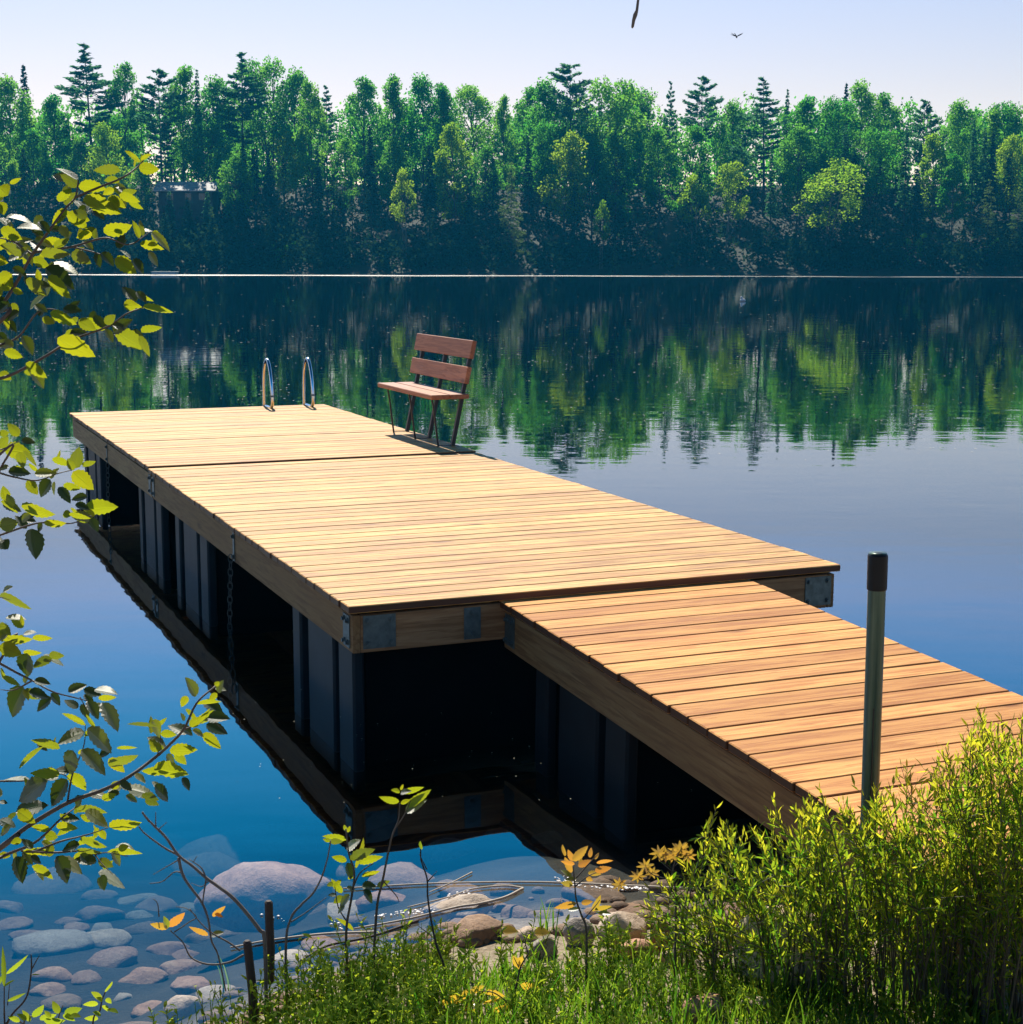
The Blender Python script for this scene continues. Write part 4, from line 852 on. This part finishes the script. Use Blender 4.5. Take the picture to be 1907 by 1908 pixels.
sapling('bare_twig', 'thin upright bare stem with short side twigs left of the pale flat stone', 'twig',
 [[(1840, 1140), (1790, 980), (1760, 840), (1740, 700), (1735, 590), (1700, 480), (1700, 400), .0042], [(1740, 610), (1795, 550), .0022], [(1735, 540), (1690, 450), .002], [(1760, 930), (1680, 870), .0018]], "1700 420 1690 375 20", Z2, 4.3, HRB, DEADW, 3.178)
sapling('orange_sapling', 'sapling with orange and red young leaves above the shore stones', 'sapling',
 [[(1090, 760), (1060, 650), (1030, 560), (1020, 450), (1010, 360), .0042], [(1030, 430), (1120, 330), (1160, 290), .0024], [(1025, 480), (1100, 420), (1200, 380), .0022], [(1070, 680), (1140, 600), (1170, 560), .002]],
 "1010 330 1100 245 55;1010 330 980 265 45;960 300 945 235 25;1040 360 1130 325 50;1140 390 1240 370 45;1150 340 1250 330 25;1110 310 1120 250 35;1140 320 1165 280 25;1000 400 960 310 45;1000 420 940 380 45 d;1030 440 960 440 50 d;1090 430 1130 450 40;1010 470 940 460 50;1060 360 1050 300 35;1030 580 900 620 45;1060 580 1130 570 45;1130 630 1180 540 40;1140 620 1240 600 30;1160 640 1240 640 25 d;980 620 1060 610 30 d;1100 400 1180 410 35;1020 350 940 340 30", Z3, 4.35, ORL, ALD_B, 3.178, asp=.42)
sapling('orange_sapling', 'small sapling with pale orange leaf whorls left of the willow', 'sapling',
 [[(1620, 560), (1600, 430), (1610, 350), (1640, 270), .0040], [(1605, 400), (1540, 340), (1500, 290), .0024], [(1600, 440), (1500, 420), (1430, 370), .0022], [(1610, 360), (1680, 310), .002], [(1620, 560), (1500, 520), (1400, 420), .002]],
 ';'.join('%d %d %d %d %d' % (cx_, cy_, cx_+L*math.cos(a), cy_-L*math.sin(a)*.85, 17) for cx_, cy_, L in ((1640, 270, 70), (1600, 300, 62), (1520, 285, 62), (1690, 300, 58), (1440, 360, 55), (1480, 400, 48), (1395, 420, 55), (1285, 470, 50), (1650, 250, 50), (1560, 300, 55)) for a in np.linspace(.1, 6.2, 9)+random.random()), Z3, 4.40, mat_leaf('amber_leaf', (.14, .11, .03), (.22, .12, .03), (.50, .36, .03), (.70, .38, .05), .5, .06, .4), ALD_B, 3.178, asp=.3)
sapling('yellow_leaf_plant', 'withered plant with drooping yellow leaves in the grass at the bottom', 'plant',
 [[(600, 1310), (640, 1190), (680, 1050), (700, 960), (745, 880), .0042], [(745, 880), (730, 800), (770, 735), .0020], [(640, 1180), (540, 1110), (430, 1100), .0024], [(690, 960), (660, 900), .0018]],
 "370 1130 220 1215 70;400 1110 490 1075 45;390 1090 350 1160 35;480 1110 610 1135 40;600 1140 470 1190 25;440 1170 370 1200 60 p;450 1225 320 1255 65;330 1240 255 1270 70;640 1190 510 1250 45;630 1170 600 1230 40;700 1060 820 1095 30;710 1055 750 1115 40;690 960 655 890 50;690 970 715 890 40;705 900 690 950 50", Z3, 4.12, YEL, DEADW, 3.178)
for q_, lab in (((645, 752, 105, 70), 'round yellow leaf lying at the edge of the brown stone, left of its twin'), ((835, 762, 108, 70), 'round yellow leaf curling down over a stone, right of its twin')):
    lb = MB(); (x, y), = Z3([q_[:2]]); p_ = atY(x, y, 4.62); W = q_[2]/3.178*4.62/FOC
    leaf(lb, p_+np.array([-W*.5, .0, 0]), p_+np.array([W*.5, .02, -.006]), np.array([0, -.62, .78]), W*.86, curl=.15, rnd=.5, serr=.02)
    tag(lb.build('fallen_leaf', YEL, smooth=True), lab, 'leaf')
def stake(x0, y0, x1, y1, Y, r, label):
    a, c = atY(x0, y0, Y), atY(x1, y1, Y); b = MB(); b.tube([c, c*.6+a*.4+np.array([.004, 0, 0]), a*.98+c*.02, a], [r*1.15, r, r*.9, r*.55], 9)
    root = tuple(c); return tag(b.build('wooden_stake', DEADW, smooth=False, loc=root), label, 'stake')
stake(461, 1752, 474, 1915, 4.2, .0135, 'dark broken stick standing upright at the bottom, left of the black stump')
stake(501, 1678, 502, 1830, 4.32, .0135, 'dark pointed stick rising behind the black stump in front of the boulder')
# driftwood reeds floating off the bank
def reed(pts, r, label, m_=None, z=.006):
    P = spline([atz(x, y, z) for x, y in pts], 30); b = MB(); r *= .75; b.tube(P, np.linspace(r, r*.6, 30), 6); return tag(b.build('floating_stick', m_ or REED, smooth=True, loc=P[0]), label, 'stick', 'sticks floating off the bank')
reed([(1300, 1656), (1180, 1650), (1060, 1645), (960, 1643), (800, 1646), (640, 1655)], .006, 'longest pale reed floating across from the gangway shade to the blue water')
reed([(975, 1655), (940, 1672), (890, 1684), (850, 1690), (760, 1712), (660, 1730)], .007, 'bent pale stick floating behind the flat pale stone')
reed([(975, 1654), (940, 1650), (880, 1656), (840, 1670), (760, 1690)], .005, 'thin stick joining the bent one at its right tip')
reed([(700, 1736), (600, 1740), (500, 1752), (430, 1765)], .006, 'grey stick lying in the water behind the upright dark sticks')
reed([(880, 1625), (840, 1645), (800, 1662)], .004, 'short stick crossing the long pale reed')
reed([(780, 1715), (690, 1745), (610, 1762), (560, 1790)], .007, 'dark stick under the leafy sapling', DEADW)
FO = MB(); v2, f2 = ICO[2]  # white blobs that paint sun glints along the sticks
for x0, y0, x1, y1, n in ((1035, 1638, 1075, 1642, 26), (1055, 1648, 1210, 1655, 60), (1130, 1652, 1215, 1656, 30), (835, 1668, 880, 1660, 16), (700, 1704, 810, 1697, 46), (620, 1720, 640, 1726, 6), (480, 1700, 530, 1712, 6)):
    for i in range(n):
        t = rng.random(); p_ = atz(x0+(x1-x0)*t+rng.normal()*2, y0+(y1-y0)*t+rng.normal()*2.2, .004); r = rng.uniform(.0015, .005)
        FO.add(v2*r*np.array([1.3, 1, .6])+p_, f2, .5)
tag(FO.build('glint_specks', mat_plain('glint_white', (.85, .80, .78), .25, 0, (.8, .76, .74)), smooth=True), 'white specks standing for sun glints along the floating sticks', kind='stuff')
# pollen and bits floating on the lake
PO = MB()
for i in range(2600):
    y = 470+(rng.random()**1.0)*390; 
    if y < 522: continue
    if rng.random() > .25+.75*math.exp(-((y-665)/75)**2): continue
    x = rng.uniform(0, 1907); p_ = atz(x, y, .004); s = rng.uniform(.35, 1.1)*p_[1]*.00036; a = rng.uniform(0, 6.28)
    q = np.array([(math.cos(a+k_*1.05)*s*rng.uniform(1.2, 2.6), math.sin(a+k_*1.05)*s*2.2, 0) for k_ in range(6)])+p_; PO.add(q, [(0, 1, 2, 3, 4, 5)], .5)
for i in range(90):
    y = rng.uniform(1180, 1500); x = rng.uniform(420, 1300); p_ = atz(x, y, .004); s = rng.uniform(.001, .0032)
    PO.add(np.array([(math.cos(k_*1.05)*s, math.sin(k_*1.05)*s, 0) for k_ in range(6)])+p_, [(0, 1, 2, 3, 4, 5)], .5)
tag(PO.build('floating_pollen', mat_plain('pale_pollen', (.62, .58, .42), .7, 0, (.5, .46, .34))), 'specks of pollen and seed fluff floating on the lake', kind='stuff')
b = MB(); p_ = atz(1384, 562, 0); sc_ = p_[1]/FOC; v3, f3 = ICO[3]
b.add(v3*np.array([5.5, 4, 3.2])*sc_+p_+np.array([0, 0, 2.2*sc_]), f3, .5); b.add(v3*np.array([2.2, 2.2, 3.2])*sc_+p_+np.array([-2.2*sc_, 0, 6.6*sc_]), f3, .5)
tag(b.build('floating_buoy', mat_plain('white_buoy_plastic', (.8, .8, .8), .4), smooth=True, loc=p_), 'small white float out on the open water right of the bench', 'buoy')
# dragonfly
p_ = atY(1372, 66, 9.2); df = tag(empty('dragonfly', tuple(p_)), 'dark dragonfly hovering in the pale sky right of the twig', 'dragonfly')
sc_ = 9.2/FOC; b = MB(); b.tube(np.array([(-3.2, 0, 3.6), (-1.5, 0, .8), (0, 0, -1.6), (.7, 0, -3.0), (1.2, 0, -4.4), (1.5, 0, -5.0)])*sc_, np.array([.5, .7, 1.0, 1.5, 1.3, .4])*sc_, 8); b.build('body', BLACKM, df, True)
wg = mat_plain('dragonfly_wing', (.10, .12, .12), .3)
for tip, wd in (((13, 1, 4.2), 1.1), ((11.5, -2, 2.2), 1.1), ((-10, 1, 4.6), .9), ((-11.5, -2, 1.4), .9)):
    b = MB(); leaf(b, np.array([.4, 0, -2.4])*sc_, np.array(tip)*sc_, np.array([0, -.9, .6]), wd*2*sc_, 6, 0, 0, 0, .5); b.build('wing', wg, df)

# ------------------------------------------------------------------ willow shrubs at the right
ENV = np.array([(1180, 1690), (1215, 1640), (1260, 1600), (1300, 1560), (1320, 1485), (1350, 1500), (1380, 1545), (1430, 1484), (1470, 1535), (1520, 1450), (1560, 1478), (1600, 1500), (1650, 1440), (1700, 1408), (1750, 1392), (1790, 1350), (1820, 1306), (1860, 1320), (1907, 1318), (1990, 1300)])
def willow(rx, ry, Y, t0, t1, n, label, low=.45, dens=1., lmin=.018, lmax=.042):
    p0 = atY(rx, ry, Y); p0[2] = float(ground_z(p0[0], p0[1])); root = tag(empty('willow_shrub', tuple(p0)), label, 'shrub', 'willow shrubs by the gangway')
    sb_, lb = MB(), MB()
    for i in range(n):
        tx = rng.uniform(t0, t1); ye = np.interp(tx, ENV[:, 0], ENV[:, 1]); u = rng.random()**1.6
        ty = ye+12+u*low*(1880-ye)
        Yt = Y+rng.uniform(-.28, .32); T = atY(tx, ty, Yt); B = p0+np.array([rng.normal()*.06, rng.normal()*.06, -.02])
        Md = B*.5+T*.5+np.array([-(T-B)[0]*.22, rng.normal()*.03, abs(T[2]-B[2])*.06])
        P = spline([B, Md, T], 26); sb_.tube(P, np.linspace(rng.uniform(.0022, .0042), .0009, 26), 5, False)
        Ls = np.linalg.norm(np.diff(P, axis=0), axis=1).sum()
        s0 = rng.uniform(.12, .55); m_ = int(Ls*(1-s0)/.0075*dens)
        for j in range(m_):
            s = s0+(1-s0)*(j+rng.random())/m_; f_ = s*25; ii = min(24, int(f_)); c0 = P[ii]+(P[ii+1]-P[ii])*(f_-ii); tg = unit(P[ii+1]-P[ii])
            if j % 7 == 0 and s < .9 and dens > .6:            # short side shoot
                sd2 = unit(rng.normal(size=3)+np.array([0, 0, .7])+tg*.6); L2 = rng.uniform(.04, .11); sb_.tube([c0, c0+sd2*L2], [.0011, .0006], 4, False)
                base_pts = [(c0+sd2*L2*q, sd2) for q in (.25, .45, .65, .85, 1.)]
            else: base_pts = [(c0, tg)]
            for c1, t1_ in base_pts:
                a = unit(rng.normal(size=3)); a = unit(a-t1_*(a@t1_)); d = unit(t1_*rng.uniform(.9, 2.2)+a+np.array([0, 0, .15])); L = rng.uniform(lmin, lmax)*(1.-.25*(s > .93)); wd = L*rng.uniform(.15, .24)
                nn_ = unit(rng.normal(size=3)*.5+np.array([0, -.1, 1.])); S = unit(np.cross(d, nn_)); nn_ = np.cross(S, d); cv = rng.uniform(-.1, .22)*L
                V = np.array([c1, c1+d*L*.32+S*wd*.5+nn_*cv*.3, c1+d*L*.32-S*wd*.5+nn_*cv*.3, c1+d*L*.68+S*wd*.38+nn_*cv*.1, c1+d*L*.68-S*wd*.38+nn_*cv*.1, c1+d*L-nn_*cv*.5])
                lb.add(V, [(0, 2, 1), (1, 2, 4, 3), (3, 4, 5)], np.clip(rng.normal(.35+.45*(s > .85), .22), 0, 1))
    for nm, mbq, mt in (('stems', sb_, WILS), ('foliage', lb, WIL)): mbq.build(nm, mt, root, nm == 'stems').matrix_parent_inverse = Matrix.Translation(-Vector(root.location))
willow(1320, 1830, 4.45, 1190, 1345, 26, 'low willow at the left end of the thicket, in front of the dark water', .5)
willow(1440, 1880, 4.30, 1285, 1440, 34, 'willow with the tall shoot that stands against the black shade under the gangway', .6)
willow(1520, 1900, 4.22, 1400, 1545, 36, 'willow in front of the near end of the gangway beam', .6)
willow(1610, 1905, 4.15, 1500, 1650, 38, 'willow wrapped around the foot of the steel post', .62)
willow(1710, 1910, 4.10, 1620, 1770, 40, 'willow just right of the steel post', .65)
willow(1800, 1915, 4.02, 1735, 1860, 40, 'tall straight stemmed willow in front of the orange planks', .65)
willow(1890, 1920, 3.95, 1810, 1985, 46, 'tallest dense willow cut by the right edge', .7)

# ------------------------------------------------------------------ grass and low herbs of the bank
gb, hb = MB(), MB()
def blade(b, x, y, L, w_, lean, rnd):
    z = float(ground_z(x, y)); a = rng.uniform(0, 6.283); d = np.array([math.cos(a), math.sin(a), 0]); S = np.array([-d[1], d[0], 0])
    if rng.random() < .6: S = unit(S*.4+np.array([1, 0, 0]))
    P = [np.array([x, y, z-.005])+d*lean*L*t**2+np.array([0, 0, L*t*(1-.25*lean*t)]) for t in (0, .35, .7, 1.)]
    V = [P[0]-S*w_*.4, P[0]+S*w_*.4, P[1]-S*w_*.5, P[1]+S*w_*.5, P[2]-S*w_*.36, P[2]+S*w_*.36, P[3]]
    b.add(np.array(V), [(0, 1, 3, 2), (2, 3, 5, 4), (4, 5, 6)], rnd)
n_ = 0
while n_ < 4600:
    x = rng.uniform(-1.0, 1.35); y = rng.uniform(3.75, 5.0); d = float(shore(x))-y
    if d < .30 or (.15 < x < .8 and d < .50) or (x < -.3 and rng.random() < .5) or (x > .45 and y > 4.4 and rng.random() < .75): continue
    if d < .46 and rng.random() < .85: continue
    tall = rng.random() < .025
    blade(gb, x, y, rng.uniform(.13, .24) if tall else rng.uniform(.03, .11), rng.uniform(.003, .0065), rng.uniform(.1, .7), rng.random()); n_ += 1
for x, y, L in ((1440, 1880, .30), (1448, 1890, .34), (1436, 1885, .26), (1022, 1740, .15), (1020, 1745, .17), (430, 1850, .16), (1545, 1890, .2)):
    p_ = bed_hit(x, y)
    for j in range(4): blade(gb, p_[0]+rng.normal()*.015, p_[1], L*rng.uniform(.6, 1.1), .005, .2, rng.random())
tag(gb.build('grass', GRS), 'short bright grass on the bank', kind='stuff')
def herb(x, y, H, n, ls, lw):
    z = float(ground_z(x, y)); lean = rng.normal(size=2)*.18*H; P = spline([(x, y, z-.01), (x+lean[0]*.3, y+lean[1]*.3, z+H*.5), (x+lean[0], y+lean[1], z+H)], 10); hb.tube(P, np.linspace(.0018, .0008, 10), 4, False, .1)
    for j in range(n):
        s = .2+.8*(j+.5)/n; c0 = P[min(9, int(s*9.99))]; a = j*2.4+rng.normal()*.4; d = unit(np.array([math.cos(a), math.sin(a), rng.uniform(.2, 1.)])); L = ls*rng.uniform(.6, 1.15)*(1.1-.3*s); S = unit(np.cross(d, [rng.normal()*.3, rng.normal()*.3, 1.])); W = L*lw; nn_ = np.cross(S, d); cv = .15*L
        hb.add(np.array([c0, c0+d*L*.4+S*W*.5+nn_*cv, c0+d*L*.4-S*W*.5+nn_*cv, c0+d*L*.75+S*W*.34+nn_*cv*.6, c0+d*L*.75-S*W*.34+nn_*cv*.6, c0+d*L]), [(0, 2, 1), (1, 2, 4, 3), (3, 4, 5)], np.clip(rng.normal(.45+.3*(s > .8), .25), 0, 1))
n_ = 0
while n_ < 950:
    x = (rng.uniform(-1.0, -.1) if rng.random() < .7 else rng.uniform(-.2, .75)) if rng.random() < .8 else rng.uniform(.2, 1.4); y = rng.uniform(3.78, 4.75); d = float(shore(x))-y
    if d < (.13 if x < -.2 else .28) or (x > -.2 and rng.random() < .6): continue
    herb(x, y, rng.uniform(.04, .15 if x > -.3 else .21), int(rng.integers(7, 16)), rng.uniform(.018, .042), rng.uniform(.2, .42)); n_ += 1
tag(hb.build('herbs', HRB), 'low leafy herbs growing through the grass of the bank', kind='stuff')
sapling('leafy_plant', 'young plant with three upright leaves at the lower left edge', 'plant', [[(40, 1640), (35, 1500), (35, 1330), .003], [(40, 1640), (100, 1540), (200, 1420), (235, 1230), (235, 1105), .0035], [(235, 1220), (295, 1110), .002], [(60, 1480), (75, 1320), .0016]],
 "35 1340 38 1040 40;50 1250 215 1130 35;35 1340 110 1290 30 p;60 1450 190 1395 35;-20 1340 30 1250 40;240 1255 300 1250 14 d", Z1, 3.85, HRB, DEADW, 3.973, asp=.2)
sapling('leafy_plant', 'low plant with rounded yellow green leaves at the bottom left corner', 'plant', [[(180, 1650), (250, 1560), (330, 1500), .003], [(420, 1660), (440, 1560), (470, 1480), .0026], [(200, 1640), (120, 1580), (60, 1560), .0024]],
 "250 1570 330 1485 60;200 1590 130 1540 40 d;440 1540 390 1450 70;480 1540 610 1510 70;470 1550 560 1600 50;300 1590 420 1560 50;330 1600 480 1610 60;150 1600 60 1570 45;380 1570 330 1520 40;230 1600 160 1520 45;520 1560 600 1560 40 p", Z1, 3.8, HRB, ALD_B, 3.973)
sapling('leafy_plant', 'small plant with pale leaf tuft standing in the shallows at the lower left', 'plant', [[(690, 1640), (740, 1530), (760, 1440), (790, 1370), (830, 1310), .0028]],
 "760 1430 670 1385 50;730 1470 615 1480 45;760 1450 720 1420 45 p;790 1430 830 1470 50;770 1480 800 1530 40;750 1550 680 1540 40;730 1580 625 1580 45;800 1510 880 1535 35 p;790 1380 840 1310 22", Z1, 3.82, HRB, DEADW, 3.973)
